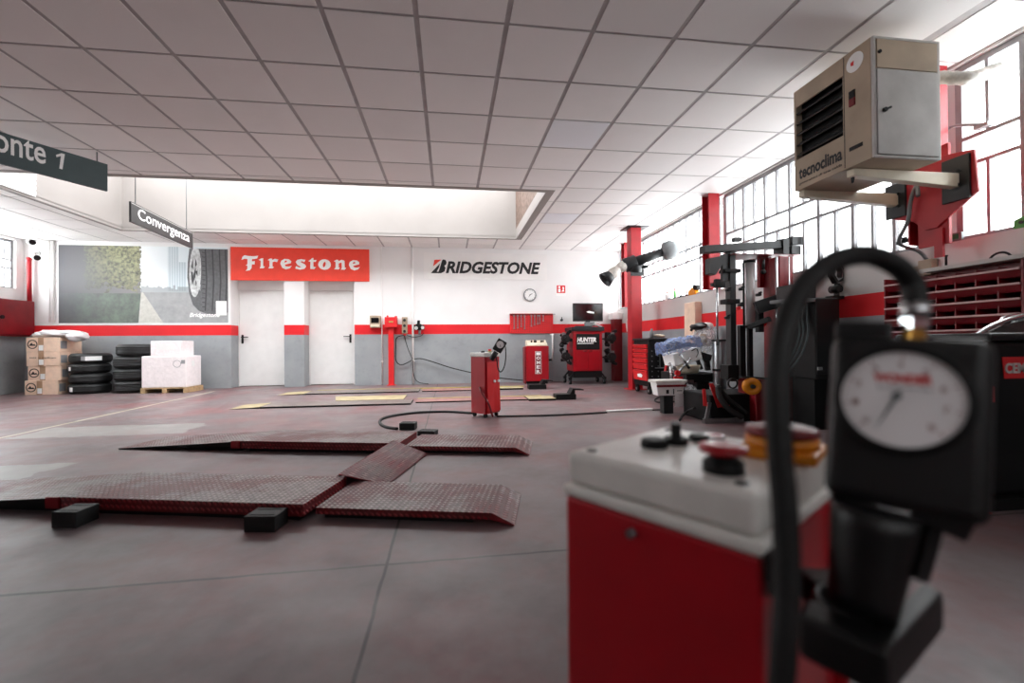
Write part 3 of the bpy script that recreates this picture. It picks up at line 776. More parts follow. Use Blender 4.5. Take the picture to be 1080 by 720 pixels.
t = thing('air_regulator', 'black air regulator with two round gauges on the white conduit', 'regulator', (PY(442,345).x, YB, 1.15))
c = PY(441.5, 344.5, YB-.1); mb = MB(); mb.box((c.x-.06, YB-.14, c.z-.07), (c.x+.06, YB-.03, c.z+.06)); mb.cyl((c.x, YB-.09, c.z+.06), (c.x, YB-.09, c.z+.14), .03); mb.cyl((c.x-.1, YB-.09, c.z+.02), (c.x+.12, YB-.09, c.z+.02), .02); part(t, 'body', mb, m_black, bevel=.006)
for k, (dx, dz, r) in enumerate(((-.05, -.03, .05), (.09, -.02, .045))):
    mb = MB(); mb.cyl((c.x+dx, YB-.14, c.z+dz), (c.x+dx, YB-.17, c.z+dz), r, n=18); part(t, 'gauge', mb, m_black)
    mb = MB(); mb.cyl((c.x+dx, YB-.17, c.z+dz), (c.x+dx, YB-.172, c.z+dz), r*.8, n=18); part(t, 'gauge_face', mb, m_greydoor)
mb = MB(); mb.cyl((c.x+.02, YB-.09, c.z-.07), (c.x+.02, YB-.09, c.z-.17), .028); part(t, 'bowl', mb, m_grey)
def cable(name, label, pts, r, mat, sub=6, cat='cable', grp=None, n=7):
    mb = MB(); mb.tube(pts, r, n, sub=sub); return solo(name, label, cat, mb, mat, group=grp)
w = lambda px, py, off=.06: PY(px, py, YB-off)
cable('hose', 'black hose looping from the socket strip under the white conduit', [w(427,353.2), w(418.5,356), w(417.3,366), w(417.4,379), w(421,384), w(426,384), w(435,379.5)], .011, m_rubber)
cable('power_cable', 'black cable hanging straight from the socket strip to the conduit', [w(426.5,354), w(428.5,362), w(432,372), w(435.2,378.5)], .008, m_rubber)
cable('hose', 'black hose running from the white conduit along the wall behind the red lift console', [w(437,378.4,.075), w(445,378.3,.075), w(458,382,.1), w(475,387.5,.1), w(498,393,.12), w(528,398.5,.14), w(552,401,.1)], .011, m_rubber)
cable('power_cable', 'black cable dropping down the conduit and curving onto the floor', [w(435.4,380,.075), w(435.8,392,.075), w(438,399.5,.08), w(443,403.5,.1), w(452,404.8,.12)], .009, m_rubber)
cable('power_cable', 'thin dark cable from the regulator back to the socket strip', [w(447,350.5,.06), w(444,354,.06), w(436,355.3,.06), w(429,353.5,.06)], .007, m_rubber)

# ================================================================ GOODS ALONG THE BACK WALL
# cartons
xa = PY(27.3, 400, 9.3).x; xb = PY(62.2, 400, 9.3).x; bw = xb-xa-.0; bh = .266
m_card2 = M('carton_brown_side', (186, 150, 122), .75, var=.06)
for k in range(4):
    dx = (.0, .035, .02, .012)[k]-.02; dy = (0, .02, .01, .015)[k]; z = k*(bh+.002)
    lab = ['bottom cardboard carton of the stack beside the tyres', 'second cardboard carton from the floor with round mark, beside the tyres', 'third cardboard carton from the floor with a line of dark print', 'top cardboard carton of the stack, under the crumpled plastic bag'][k]
    t = thing('carton', lab, 'box', (xa+dx+bw/2, 9.3+.26, z), group='cartons stacked beside the tyres')
    mb = MB(); mb.box((xa+dx, 9.3+dy, z), (xb+dx, 9.3+dy+.52, z+bh)); part(t, 'box_body', mb, m_card, bevel=.006)
    y = 9.3+dy; mb = MB(); mb.box((xa+dx+bw*.36, y-.0015, z+.001), (xa+dx+bw*.53, y, z+bh-.002)); part(t, 'tape', mb, m_cardd)
    mb = MB(); mb.box((xa+dx+bw*.38, y-.003, z+bh*.08), (xa+dx+bw*.52, y-.0015, z+bh*.46)); mb.box((xb+dx, y+.03, z+bh*.2), (xb+dx+.002, y+.17, z+bh*.75), 1); part_each(t, 'label_sticker', mb, [m_paper, m_greyink])
    mb = MB()
    if k != 2:
        cx, cz = xa+dx+bw*.19, z+bh*.52
        mb.lathe([(.085, 0), (.085, .001), (.068, .001), (.068, 0)], (cx, y-.0005, cz), (0,-1,0), 28, smooth=False)
        mb.prism([(cx-.06,cz-.028),(cx+.06,cz-.028),(cx+.035,cz+.005),(cx+.01,cz-.005),(cx-.012,cz+.03),(cx-.03,cz+.01)], (0, y-.0016, 0), UX, UZ, .001)
    else: mb.text('MADE  for long-life parts', (xa+dx+bw*.1, y-.0012, z+bh*.5), UX, UZ, bw*.8, .035, .001)
    part(t, 'printed_mark', mb, m_ink)
mb = MB(); top = 4*(bh+.002)
mb.ball((-7.42, 9.52, top+.07), (.36, .22, .075), 28, noise=.16, seed=3); mb.ball((-7.05, 9.46, top+.015), (.16, .15, .085), 20, noise=.2, seed=5); mb.ball((-7.62, 9.5, top+.05), (.2, .17, .06), 20, noise=.2, seed=8)
for i, v in enumerate(mb.v):
    if v.z < top+.002 and v.x < -7.16: v.z = top+.002
solo('plastic_bag', 'crumpled white plastic bag lying on the top carton', 'bag', mb, m_bag)

# tyres
def tyre_mb(cx, cy, z, R, h):
    mb = MB(); prof = []; ri = R*.62
    prof += [(ri, .02*h/.2+.0), (ri*1.02, .004), (R*.72, 0), (R*.88, .006), (R*.955, .03), (R*.985, .052)]
    n = 5; z0 = .052; z1 = h-.052
    for k in range(n):
        a = z0+(z1-z0)*k/n; b = z0+(z1-z0)*(k+1)/n; q = .25*(b-a)
        prof += [(R, a+q*.4), (R, b-q), (R*.978, b-q*.8), (R*.978, b-q*.1)] if k < n-1 else [(R, a+q*.4), (R*.99, b)]
    prof += [(R*.955, h-.03), (R*.88, h-.006), (R*.72, h), (ri*1.02, h-.004), (ri, h-.02), (ri, .02)]
    mb.lathe(prof, (cx, cy, z), (0,0,1), 48); return mb
def tyre(cx, cy, z, R, h, label, group):
    mb = tyre_mb(cx, cy, z, R, h); return solo('tyre', label, 'tyre', mb, m_tyre, origin=(cx, cy, z), group=group)
p = (PY(78.5, 400, 9.5).x+PY(114, 400, 9.5).x)/2; ax = p-.03; ay = 9.52; hA = .19; RA = .315
proto = None
for k in range(4):
    lab = ['bottom tyre of the lower stack next to the cartons', 'second tyre from the floor in the lower stack next to the cartons', 'third tyre from the floor in the lower stack next to the cartons', 'top tyre with paper labels on the lower stack next to the cartons'][k]
    if k == 0: a0 = tyre(ax, ay, 0, RA, hA, lab, 'tyres in the lower stack')
    else: dup(a0, (ax+(.01, -.008, .012)[k-1], ay, k*(hA+.001)), .4*k, lab)
LABD = Vector((ax, ay, 0)); dirc = (EYE.xy.to_3d()-LABD).normalized()
def tyre_label(name, lab, z, ang, w, h, mats, ax=ax):
    mb = MB(); n = 5
    for i in range(n):
        a0_ = ang-w/2/RA+w/RA*i/n; a1_ = ang-w/2/RA+w/RA*(i+1)/n; R = RA+.004
        q = [(ax+R*math.cos(a), ay+R*math.sin(a)) for a in (a0_, a1_)]; qi = [(ax+(R-.002)*math.cos(a), ay+(R-.002)*math.sin(a)) for a in (a0_, a1_)]
        vs = [(q[0][0],q[0][1],z),(q[1][0],q[1][1],z),(q[1][0],q[1][1],z+h),(q[0][0],q[0][1],z+h),(qi[0][0],qi[0][1],z),(qi[1][0],qi[1][1],z),(qi[1][0],qi[1][1],z+h),(qi[0][0],qi[0][1],z+h)]
        mb.add(vs, [(0,1,2,3),(7,6,5,4),(0,4,5,1),(3,2,6,7)], mats(i) if callable(mats) else 0)
    return solo(name, lab, 'label', mb, [m_paper, m_greyink])
fa = math.atan2(dirc.y, dirc.x)
tyre_label('tyre_label', 'long white and grey paper label on the top tyre of the lower stack', 3*(hA+.001)+.055, fa+.02, .30, .08, lambda i: 1 if i in (0,) else 0, ax+.013)
tyre_label('tyre_label', 'small white label on the third tyre from the floor, lower stack', 2*(hA+.001)+.06, fa-1.05, .05, .07, 0, ax-.007)
tyre_label('tyre_label', 'small white label on the bottom tyre of the lower stack', .05, fa-1.0, .08, .08, 0)
bx_, by_ = -6.085, 9.5; hB = .232; RB = .325
for k in range(4):
    lab = ['bottom tyre of the taller stack against the wrapped pallet', 'second tyre from the floor in the taller stack', 'third tyre from the floor in the taller stack', 'top tyre of the taller stack, shifted toward the wrapped carton'][k]
    if k == 0: a0 = tyre(bx_, by_, 0, RB, hB, lab, 'tyres in the taller stack')
    else: dup(a0, (bx_+(.0, .005, .05)[k-1], by_, k*(hB+.001)), .5*k, lab)

# pallet with wrapped cartons
px0, px1, py0, py1 = -5.75, -4.93, 9.12, 9.66
t = thing('pallet', 'low wooden pallet under the shrink wrapped cartons', 'pallet', ((px0+px1)/2, (py0+py1)/2, 0))
for k, x in enumerate((px0, (px0+px1)/2-.04, px1-.08)):
    mb = MB(); mb.box((x, py0, 0), (x+.08, py1, .078)); part(t, 'bearer', mb, m_wood, bevel=.003)
for k in range(5):
    y = py0+k*(py1-py0-.09)/4; mb = MB(); mb.box((px0, y, .079), (px1, y+.09, .098)); part(t, 'deck_board', mb, m_wood, bevel=.003)
t = thing('wrapped_carton', 'large pale carton wrapped in stretch film standing on the pallet', 'box', (-5.33, 9.38, .099))
mb = MB(); mb.box((-5.74, 9.13, .099), (-4.955, 9.64, .70)); part(t, 'box_body', mb, m_wrap, bevel=.02, seg=3)
mb = MB(); mb.box((-5.05, 9.128, .55), (-4.98, 9.1295, .62)); mb.lathe([(.07,0),(.07,.0012),(.062,.0012),(.062,0)], (-5.12, 9.1295, .55), (0,-1,0), 24, smooth=False); part(t, 'printed_mark', mb, m_greyink)
mb = MB(); mb.box((-4.9545, 9.3, .5), (-4.953, 9.4, .6)); part(t, 'label_sticker', mb, m_paper)
t = thing('wrapped_carton', 'smaller pale carton lying on top of the wrapped pallet carton', 'box', (-5.3, 9.38, .701))
mb = MB(); mb.box((-5.60, 9.16, .701), (-5.07, 9.6, .985)); part(t, 'box_body', mb, m_wrap, bevel=.012)
mb = MB(); mb.box((-5.5, 9.158, .82), (-5.18, 9.1595, .93)); part(t, 'label_sticker', mb, m_paper)

# red cabinet on the left wall, pipe and cameras
xr_ = PY(36, 330, 9.9).x
t = thing('wall_cabinet', 'dark red metal cabinet fixed on the window side wall in the far corner', 'cabinet', ((XL+xr_)/2, 9.2, 1.12))
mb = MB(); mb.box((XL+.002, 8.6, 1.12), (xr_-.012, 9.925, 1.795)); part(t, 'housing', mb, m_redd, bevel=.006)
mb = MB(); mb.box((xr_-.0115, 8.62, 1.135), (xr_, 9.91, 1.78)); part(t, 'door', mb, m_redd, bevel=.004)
mb = MB(); c = PX(2, 334, xr_); mb.cyl((xr_, c.y, c.z), (xr_+.02, c.y, c.z), .035); part(t, 'lock', mb, m_black)
c = PY(28.5, 300, 9.8); mb = MB(); mb.cyl((c.x, 9.85, 1.797), (c.x, 9.85, PY(28.5, 272, 9.85).z), .035, n=14); mb.cyl((c.x, 9.85, PY(28.5, 272, 9.85).z-.03), (c.x, 9.85, PY(28.5, 272, 9.85).z+.01), .042, n=14)
solo('pipe', 'red vertical pipe rising from the red wall cabinet', 'pipe', mb, m_redcol)
def seccam(px, py, Y, lab, wall_dx):
    c = PY(px, py, Y); t = thing('security_camera', lab, 'camera', (c.x, c.y, c.z-.08))
    mb = MB(); mb.cyl((c.x, Y, c.z), (c.x+.13, Y-.1, c.z-.04), .052, n=18); part(t, 'body', mb, m_greydoor)
    mb = MB(); mb.cyl((c.x+.131, Y-.101, c.z-.0405), (c.x+.15, Y-.115, c.z-.046), .05, n=18); part(t, 'lens', mb, m_screen, label='black lens front')
    mb = MB(); mb.tube([(c.x+.02, Y-.02, c.z+.03), (c.x-.03, Y+.03, c.z+.07), (c.x+wall_dx, min(Y+.12, YB-.01), c.z+.09)], .016, 8); mb.cyl((c.x+wall_dx, YB-.02, c.z+.09), (c.x+wall_dx, YB-.001, c.z+.09), .05); part(t, 'bracket', mb, m_greydoor)
seccam(36, 270.5, 9.78, 'lower security camera on the wall above the red pipe', -.06)
seccam(31, 254.3, 9.78, 'upper security camera close under the ceiling in the far corner', -.03)

# ================================================================ HANGING SIGNS
def hang_sign(name, lab, p0, p1, h, text, tx, mat, wires, ztop):
    p0 = Vector(p0); p1 = Vector(p1); d = (p1-p0); L = d.length; d.normalize(); nrm = Vector((d.y, -d.x, 0))
    if nrm.y > 0: pass
    t = thing(name, lab, 'sign', (p0+p1)/2)
    mb = MB(); mb.bar(p0+Vector((0,0,h/2)), p1+Vector((0,0,h/2)), .03, h); part(t, 'panel', mb, mat, bevel=.003)
    if tx: mb = MB(); o = p0 + d*tx[0] + Vector((0,0,tx[2])) + nrm*.0155; mb.text(text, o, d, UZ, tx[1], tx[3], .002, offset=.008); part(t, 'lettering', mb, m_letter)
    else:
        def sp(px, py):
            r = ray(px, py); k = (p0-EYE).dot(nrm)/r.dot(nrm); v = EYE+r*k-p0; return v.dot(d), v.z
        a, b = sp(-24, 138), sp(47.5, 168); zb = sp(40, 172)[1]; mb = MB(); mb.text('Ponte', p0+d*a[0]+UZ*zb+nrm*.0155, d, UZ, b[0]-a[0], sp(-24, 131)[1]-sp(-24, 158.5)[1], .002, offset=.012)
        x0_ = sp(57, 170)[0]; x1_ = sp(68, 170)[0]; w_ = x1_-x0_; h_ = .165
        mb.prism([(x0_+.42*w_,zb),(x0_+.72*w_,zb),(x0_+.95*w_,zb+h_),(x0_+.62*w_,zb+h_),(x0_+.1*w_,zb+.80*h_),(x0_+.16*w_,zb+.66*h_),(x0_+.58*w_,zb+.82*h_)], p0+nrm*.0175, d, UZ, .002); part(t, 'lettering', mb, m_letter)
    if mat is m_signgrey:
        mb = MB(); mb.bar(p0+Vector((0,0,h-.02))+nrm*.016, p1+Vector((0,0,h-.02))+nrm*.016, .002, .008); part(t, 'edge_line', mb, m_greydoor)
    for s in wires:
        q = p0+d*s; mb = MB(); mb.cyl(q+Vector((0,0,h)), (q.x, q.y, ztop), .006, n=6); part(t, 'hanging_wire', mb, m_grey)
e = Vector((-3.785, 5.48, 2.618)); dd = Vector((.42, .722, 0)).normalized(); s0 = e - dd*1.75
hang_sign('hanging_sign', 'long dark green hanging sign ending in the numeral 1', s0, e, .302, 'Ponte 1', None, m_signgreen, (.2, 1.66), ZC)
k = .955
a = EYE + (Vector((-4.583, 7.07, 2.695))-EYE)*k; b = EYE + (Vector((-4.722, 8.892, 2.755))-EYE)*k
b.z = a.z
hang_sign('hanging_sign', 'charcoal hanging sign with one white word in front of the ceiling recess', a, b, .286, 'Convergenza', (.15, 1.47, .036, .205), m_signgrey, (.12, 1.55), ZW)
# white ribbed vent plate on the left side of the well
mb = MB(); y0, y1 = 6.1, 7.2
for k in range(14): mb.box((WX0+.001, 6.3+.0, ZC+.03+k*.035), (WX0+.02+(k % 2)*.008, y1, ZC+.03+(k+1)*.035))
solo('vent_panel', 'white ribbed panel on the side of the ceiling recess above the long sign', 'panel', mb, m_paper)

p = PY(582.3, 351, YB); mb = MB(); mb.cyl((p.x, YB-.03, .5), (p.x, YB-.03, p.z-.02), .016, n=10); mb.box((p.x-.05, YB-.03, p.z-.05), (p.x+.04, YB-.001, p.z-.02))
solo('conduit', 'thin white pipe below the end of the red tool board', 'pipe', mb, m_white)
p = PY(592, 337.5, YB); mb = MB(); mb.cyl((p.x, YB-.001, p.z), (p.x, YB-.05, p.z), .03, n=12); mb.bar((p.x, YB-.04, p.z+.02), (p.x, YB-.04, p.z+.07), .015, .015); solo('wall_valve', 'tiny dark valve on the white wall between tool board and monitor', 'valve', mb, m_dark)
p = PX(662.5, 342, XR-.02); mb = MB(); mb.tube([(XR-.012, p.y+.06, p.z-.16), (XR-.03, p.y+.05, p.z+.02), (XR-.035, p.y, p.z+.1), (XR-.03, p.y-.07, p.z+.08), (XR-.03, p.y-.09, p.z-.12)], .022, 9, sub=5); solo('pipe', 'short white bent pipe on the parapet behind the red freestanding column', 'pipe', mb, m_white)

# ================================================================ SCISSOR LIFT IN THE FLOOR
LR = Matrix.Rotation(math.radians(-13.5), 4, 'Z')
def hexa(mb, u0, u1, v0, v1, b0, b1, t0, t1, top=0, side=1):
    vs = [(u0,v0,b0),(u1,v0,b1),(u1,v1,b1),(u0,v1,b0),(u0,v0,t0),(u1,v0,t1),(u1,v1,t1),(u0,v1,t0)]
    mb.add(vs, [(4,5,6,7)], top); mb.add(vs, [(0,3,2,1),(0,1,5,4),(1,2,6,5),(2,3,7,6),(3,0,4,7)], side)
def lane(v0, v1, label):
    w = LR @ Vector((-1.9, (v0+v1)/2, 0))
    t = thing('lift_platform', label, 'lift', (w.x, w.y, 0), math.radians(-13.5), group='scissor lift platforms')
    mb = MB(LR); hexa(mb, -2.575, -1.232, v0, v1, .028, .028, .09, .09); part(t, 'deck', mb, [m_treadtop, m_treadred], bevel=.004)
    mb = MB(LR); hexa(mb, -2.52, -1.27, v0+.03, v1-.03, 0, 0, .027, .027); part(t, 'base_frame', mb, m_black)  # black box stands for the shadow gap under the deck
    mb = MB(LR); hexa(mb, -3.70, -2.583, v0+.005, v1-.005, .001, .045, .008, .084); hexa(mb, -3.1, -2.6, v0+.04, v1-.04, 0, 0, .018, .035, 1, 1); part(t, 'entry_ramp', mb, [m_treadlight if False else m_treadtop, m_black])
    mb = MB(LR); hexa(mb, -2.66, -2.583, v0-.006, v0+.004, .03, .03, .088, .09, 1, 1); part(t, 'ramp_hinge', mb, [m_treadred, m_redd])
    f0, f1 = v0+.045, v1+.02
    mb = MB(LR); hexa(mb, -1.195, -.306, f0, f1, .026, .026, .06, .06); part(t, 'exit_plate', mb, [m_treadtop, m_treadred], bevel=.003)
    mb = MB(LR); hexa(mb, -.306, -.195, f0, f1, .026, .0005, .06, .008); part(t, 'exit_ramp', mb, [m_treadlight, m_redd])
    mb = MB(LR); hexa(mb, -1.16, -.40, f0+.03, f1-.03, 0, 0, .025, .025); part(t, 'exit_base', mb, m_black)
    return t
lane(2.06, 2.515, 'red scissor lift platform nearer the camera, worn grey tread plate')
lane(3.40, 3.88, 'red scissor lift platform farther from the camera, beside two rubber blocks')
w = LR @ Vector((-1.2, 2.9, 0))
t = thing('bridge_cover', 'red tent shaped tread plate cover lying between the two lift platforms', 'cover plate', (w.x, w.y, 0), math.radians(-13.5))
mb = MB(LR); z1 = .128
def plate(mb, a, b, c, d, th=.005):
    mb.wprism([a, b, c, d], (0, 0, -th), 0, 1)
plate(mb, (-1.243, 2.44, z1), (-1.03, 2.64, .012), (-1.0, 3.41, .012), (-1.243, 3.33, z1)); part(t, 'long_slope', mb, [m_treadcov, m_redd])
mb = MB(LR); plate(mb, (-1.247, 2.52, z1), (-1.247, 3.33, z1), (-1.40, 3.39, .012), (-1.40, 2.58, .012)); part(t, 'short_slope', mb, [m_treadcov, m_redd])
mb = MB(LR); mb.cyl((-1.245, 2.54, z1-.008), (-1.245, 3.32, z1-.008), .006); part(t, 'hinge_rod', mb, m_redd)
def rubber_block(corners, h, label, dpt=.12):
    p = [PZ(*c) for c in corners]
    ex = (p[1]-p[0]); wd = ex.length; ex.normalize(); ey = Vector((-ex.y, ex.x, 0)); dp = dpt; c = (p[0]+p[1])/2 + ey*dp/2
    mb = MB(); R = Matrix((ex, ey, UZ)).transposed(); mb.obox(c+UZ*(h/2), (wd, dp, h), R)
    for k in (-1, 1): mb.obox(c+UZ*(h-.0005)+ey*dp*.28*k, (wd*.82, .016, .006), R)
    solo('rubber_block', label, 'block', mb, m_rubber, bevel=.007, group='black rubber lifting blocks')
rubber_block(((54,557),(80,557)), .078, 'black rubber block on the floor at the ramp joint of the nearer platform')
rubber_block(((257,561.5),(290,561.5)), .075, 'black rubber block before the middle of the nearer lift platform')
rubber_block(((421,453.5),(437,453.5)), .07, 'square edged black rubber block behind the farther platform, beside the coiled hose')
rubber_block(((440,459.5),(458,460)), .045, 'flat black rubber block touching the exit plate of the farther platform')

# second lift sunk in the floor near the back wall
def floor_plate(name, label, pts, h, mat, cat='floor plate', smat=None, grp=None):
    P = [PZ(*p) for p in pts]; P = [Vector((p.x, p.y, h)) for p in P]
    mb = MB(); mb.wprism(P, (0, 0, -h+.0005), 0, 1); return solo(name, label, cat, mb, [mat, smat or m_black], group=grp)
def fp2(name, label, pts, h, mat, **k):
    P = [Vector((x, y, h)) for x, y in pts]; mb = MB(); mb.wprism(P, (0, 0, -h+.0005), 0, 1)
    return solo(name, label, k.get('cat', 'floor plate'), mb, [mat, k.get('smat') or m_black], group=k.get('grp'))
fp2('runway_plate', 'long grey runway plate of the sunken lift, nearer one', [(-2.62,6.55),(-.56,6.55),(-.56,7.02),(-2.62,7.02)], .024, m_mat_plate)
fp2('runway_plate', 'long grey runway plate of the sunken lift along the back wall', [(-2.55,8.25),(-.56,8.25),(-.56,8.8),(-2.55,8.8)], .02, m_mat_plate)
def ramp_plate(label, x0, x1, y0, y1, h):
    mb = MB(); hexa(mb, x0, x1, y0, y1, 0.0005, 0.0005, .003, h, 0, 1); solo('ramp_plate', label, 'ramp', mb, [m_paleyel, m_black])
ramp_plate('worn yellow approach ramp of the nearer runway plate', -3.02, -2.63, 6.55, 7.02, .023)
ramp_plate('worn yellow approach ramp of the runway plate by the back wall', -3.0, -2.56, 8.25, 8.75, .019)
fp2('cover_plate', 'worn yellow cover plate between the two runway plates', [(-1.75,7.15),(-.72,7.15),(-.72,7.75),(-1.9,7.75)], .012, m_paleyel)
fp2('runway_plate', 'worn reddish runway plate ending at the nearer black wheel chock', [(-.5,6.72),(1.19,6.72),(1.19,7.1),(-.5,7.1)], .018, m_pinkplate)
fp2('runway_plate', 'worn reddish runway plate ending at the chock near the red test console', [(-.5,8.3),(.94,8.3),(.94,8.7),(-.5,8.7)], .018, m_pinkplate)
for k, y in enumerate((6.55, 8.29)):
    for x in (-.55, -.40):
        pass
for (y, lab) in ((7.12, 'thin yellow edge strip beside the nearer reddish runway plate'), (8.84, 'thin yellow edge strip along the back runway plate')):
    mb = MB(); mb.box((-2.5 if y > 8 else -.5, y, .0005), (1.5, y+.06, .02)); solo('edge_strip', lab, 'strip', mb, m_yellow)
fp2('turning_plate', 'yellow turning plate framed in black before the nearer wheel chock', [(1.2,6.62),(1.62,6.62),(1.62,7.0),(1.2,7.0)], .03, m_paleyel)
fp2('turning_plate', 'small worn yellow turning plate near the red test console', [(.95,8.32),(1.4,8.32),(1.4,8.62),(.95,8.62)], .03, m_paleyel)
def chock(x, y, label, s=1.0):
    t = thing('wheel_chock', label, 'wheel chock', (x, y, 0)); k = s
    mb = MB(); mb.box((x-.2*k, y-.1*k, 0), (x+.12*k, y+.1*k, .085*k)); part(t, 'base', mb, m_black, bevel=.006)
    mb = MB(); mb.wprism([(x+.02*k, y-.1*k, .086*k), (x+.07*k, y-.1*k, .17*k), (x+.24*k, y-.1*k, .155*k), (x+.24*k, y-.1*k, .14*k), (x+.1*k, y-.1*k, .145*k), (x+.1*k, y-.1*k, .086*k)], (0, .2*k, 0)); part(t, 'stop_plate', mb, m_black)
chock(1.83, 6.75, 'black wheel chock with upright stop in open floor, nearer of two')
chock(1.72, 8.4, 'black wheel chock on the floor in front of the red test console', 1.05)

# hoses and cables on the floor
fz = lambda px, py, z=.012: PZ(px, py, z)
mb = MB(); pts = [fz(419,452), fz(407,450), fz(401,446), fz(403,441.5), fz(416,438), fz(440,435), fz(470,434), fz(499,435.5)]
mb.tube(pts, .016, 8, sub=8); solo('air_hose', 'black corrugated hose curling from the lift to the red floor console', 'hose', mb, m_rubber)
mb = MB(); mb.tube([fz(524,438.8), fz(560,438.3), fz(600,437), fz(640,434.6)], .011, 7, sub=5); solo('power_cable', 'dark cable on the floor between red lift console and white strip', 'cable', mb, m_rubber)
a = PZ(640, 434.6); b = PZ(688, 432.3); mb = MB(); mb.bar((a.x, a.y, .012), (b.x, b.y, .012), .05, .022); solo('cable_cover', 'white cable cover strip lying on the floor', 'strip', mb, m_paper, bevel=.005)
mb = MB(); mb.tube([fz(688.5,432.2), fz(695,432.0), fz(703,432.2)], .01, 7, sub=4); solo('power_cable', 'short dark cable from the end of the white floor strip to the tub', 'cable', mb, m_rubber)
mb = MB(); mb.tube([fz(717,443), fz(720,438,.03), fz(726,433,.08), fz(733,430,.16)], .014, 7, sub=5); solo('power_cable', 'black cable rising from the floor to the tyre changer base', 'cable', mb, m_rubber)
mb = MB(); mb.tube([fz(732,420), fz(715,423), fz(695,424), fz(691,421), fz(700,417.5), fz(720,417)], .012, 7, sub=6); solo('air_hose', 'black hose loop on the floor under the white bucket', 'hose', mb, m_rubber)
mb = MB(); mb.tube([fz(985,535), fz(1000,541.5), fz(1020,542.5), fz(1036,541.5), fz(1046,541)], .004, 6, sub=6); solo('power_cable', 'thin red cable on the floor before the wheel balancer', 'cable', mb, m_redlit)

# ================================================================ LIFT CONSOLE IN MID FLOOR
def console_far():
    c = PZ(512, 441); rz = math.radians(40); w = .245
    R = Matrix.Rotation(rz, 4, 'Z'); xf = Matrix.Translation((c.x-.0, c.y, 0)) @ R
    t = thing('lift_console', 'red upright lift console with hand gauge standing in mid floor', 'control console', (c.x, c.y, 0), rz)
    mb = MB(xf); mb.box((0, 0, .045), (w, w, .72)); part(t, 'housing', mb, m_red, bevel=.006)
    mb = MB(xf); mb.wprism([(.02,-.004,.05),(w-.02,-.004,.05),(w-.02,-.035,.08),(w-.02,-.01,.66),(.02,-.01,.66),(.02,-.035,.08)], (0, .003, 0)); part(t, 'front_panel', mb, m_redlit, bevel=.002, label='lighter red bowed front panel')
    mb = MB(xf); mb.cyl((w*.5, -.03, .43), (w*.5, -.045, .43), .016); mb.cyl((w*.78, -.03, .43), (w*.78, -.045, .43), .016); part_each(t, 'badge', mb, m_letter)
    mb = MB(xf); mb.box((-.008, -.008, .721), (w+.008, w+.008, .77)); part(t, 'lid', mb, m_lid, bevel=.008)
    mb = MB(xf); mb.cyl((.09,.12,.77),(.09,.12,.79),.018); mb.cyl((.04,.09,.77),(.04,.09,.785),.014); part_each(t, 'push_button', mb, m_black)
    mb = MB(xf); mb.cyl((.17,.09,.77),(.17,.09,.79),.024, mat=1); mb.cyl((.17,.09,.79),(.17,.09,.81),.02, mat=0); part(t, 'stop_button', mb, [m_redlit, m_yellow])
    for x, y in ((.03,.03),(w-.03,.03),(.03,w-.03),(w-.03,w-.03)):
        mb = MB(xf); mb.cyl((x-.012, y, .024), (x+.012, y, .024), .024, n=14); mb.box((x-.016,y-.016,.03),(x+.016,y+.016,.046)); part(t, 'castor', mb, m_black)
    mb = MB(); mb.tube([xf @ Vector((-.003,.09,.36)), xf @ Vector((-.03,.03,.30)), xf @ Vector((.0,-.05,.18)), xf @ Vector((.06,-.06,.02))], .012, 7, sub=6); part(t, 'strap', mb, m_redd)
    # the gauge gun hangs on the right front corner
    g0 = PY(518, 379.5, c.y-.02); g1 = PY(526.5, 365.5, c.y-.02)
    u = thing('inflation_gauge', 'black hand gauge resting on the corner of the mid floor console', 'gauge', g0)
    mb = MB(); mb.cyl(g0, g0+(g1-g0)*.62, .03, .035, n=14); part(u, 'handle', mb, m_plastic)
    d = (g1-g0).normalized(); nn = Vector((-.1,-1,.25)).normalized(); s = d.cross(nn).normalized(); nn = s.cross(d).normalized(); Rm = Matrix((s, d, nn)).transposed()
    mb = MB(); mb.obox(g1+d*.012, (.115, .15, .05), Rm); part(u, 'gauge_body', mb, m_plastic, bevel=.012)
    mb = MB(); q = g1+d*.025+nn*.026; mb.cyl(q, q+nn*.004, .043, n=22); part(u, 'dial', mb, m_dial)
    mb = MB(); q = q+nn*.0055; mb.bar(q, q+s*.02-d*.022, .005, .002, up=nn); part(u, 'needle', mb, m_ink)
    mb = MB(); Yc = c.y-.03; mb.tube([PY(528,363,Yc), PY(530.5,361.5,Yc), PY(533,366,Yc), PY(533.5,376,Yc), PY(532,386,Yc), PY(528.5,392,Yc), PY(525.5,389,Yc), PY(524,380,Yc), PY(522.5,374,Yc)], .0065, 7, sub=6); part(u, 'hose', mb, m_rubber)
console_far()

# ================================================================ TEST CONSOLE AT THE BACK WALL
x0, z1, x1, z0 = wallrect(555, 365, 579, 401, 9.4)
t = thing('test_console', 'red cabinet with cream top and vertical white lettering below the tool board', 'control console', ((x0+x1)/2, 9.55, 0))
mb = MB(); mb.box((x0, 9.4, .06), (x1, 9.72, z1)); part(t, 'housing', mb, m_red, bevel=.008)
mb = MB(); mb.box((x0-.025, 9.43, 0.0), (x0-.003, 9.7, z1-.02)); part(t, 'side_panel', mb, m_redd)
mb = MB(); zt_ = PY(567, 358.6, 9.6).z; mb.wprism([(x0+.03, 9.41, z1+.001), (x0+.03, 9.41, z1+.03), (x0+.03, 9.62, zt_), (x0+.03, 9.7, zt_), (x0+.03, 9.7, z1+.001)], (x1-x0-.05, 0, 0)); part(t, 'top_desk', mb, m_cream, bevel=.006)
mb = MB(); sl = Vector((0, .21, zt_-z1-.03)); nn = Vector((0, -sl.z, sl.y)).normalized()
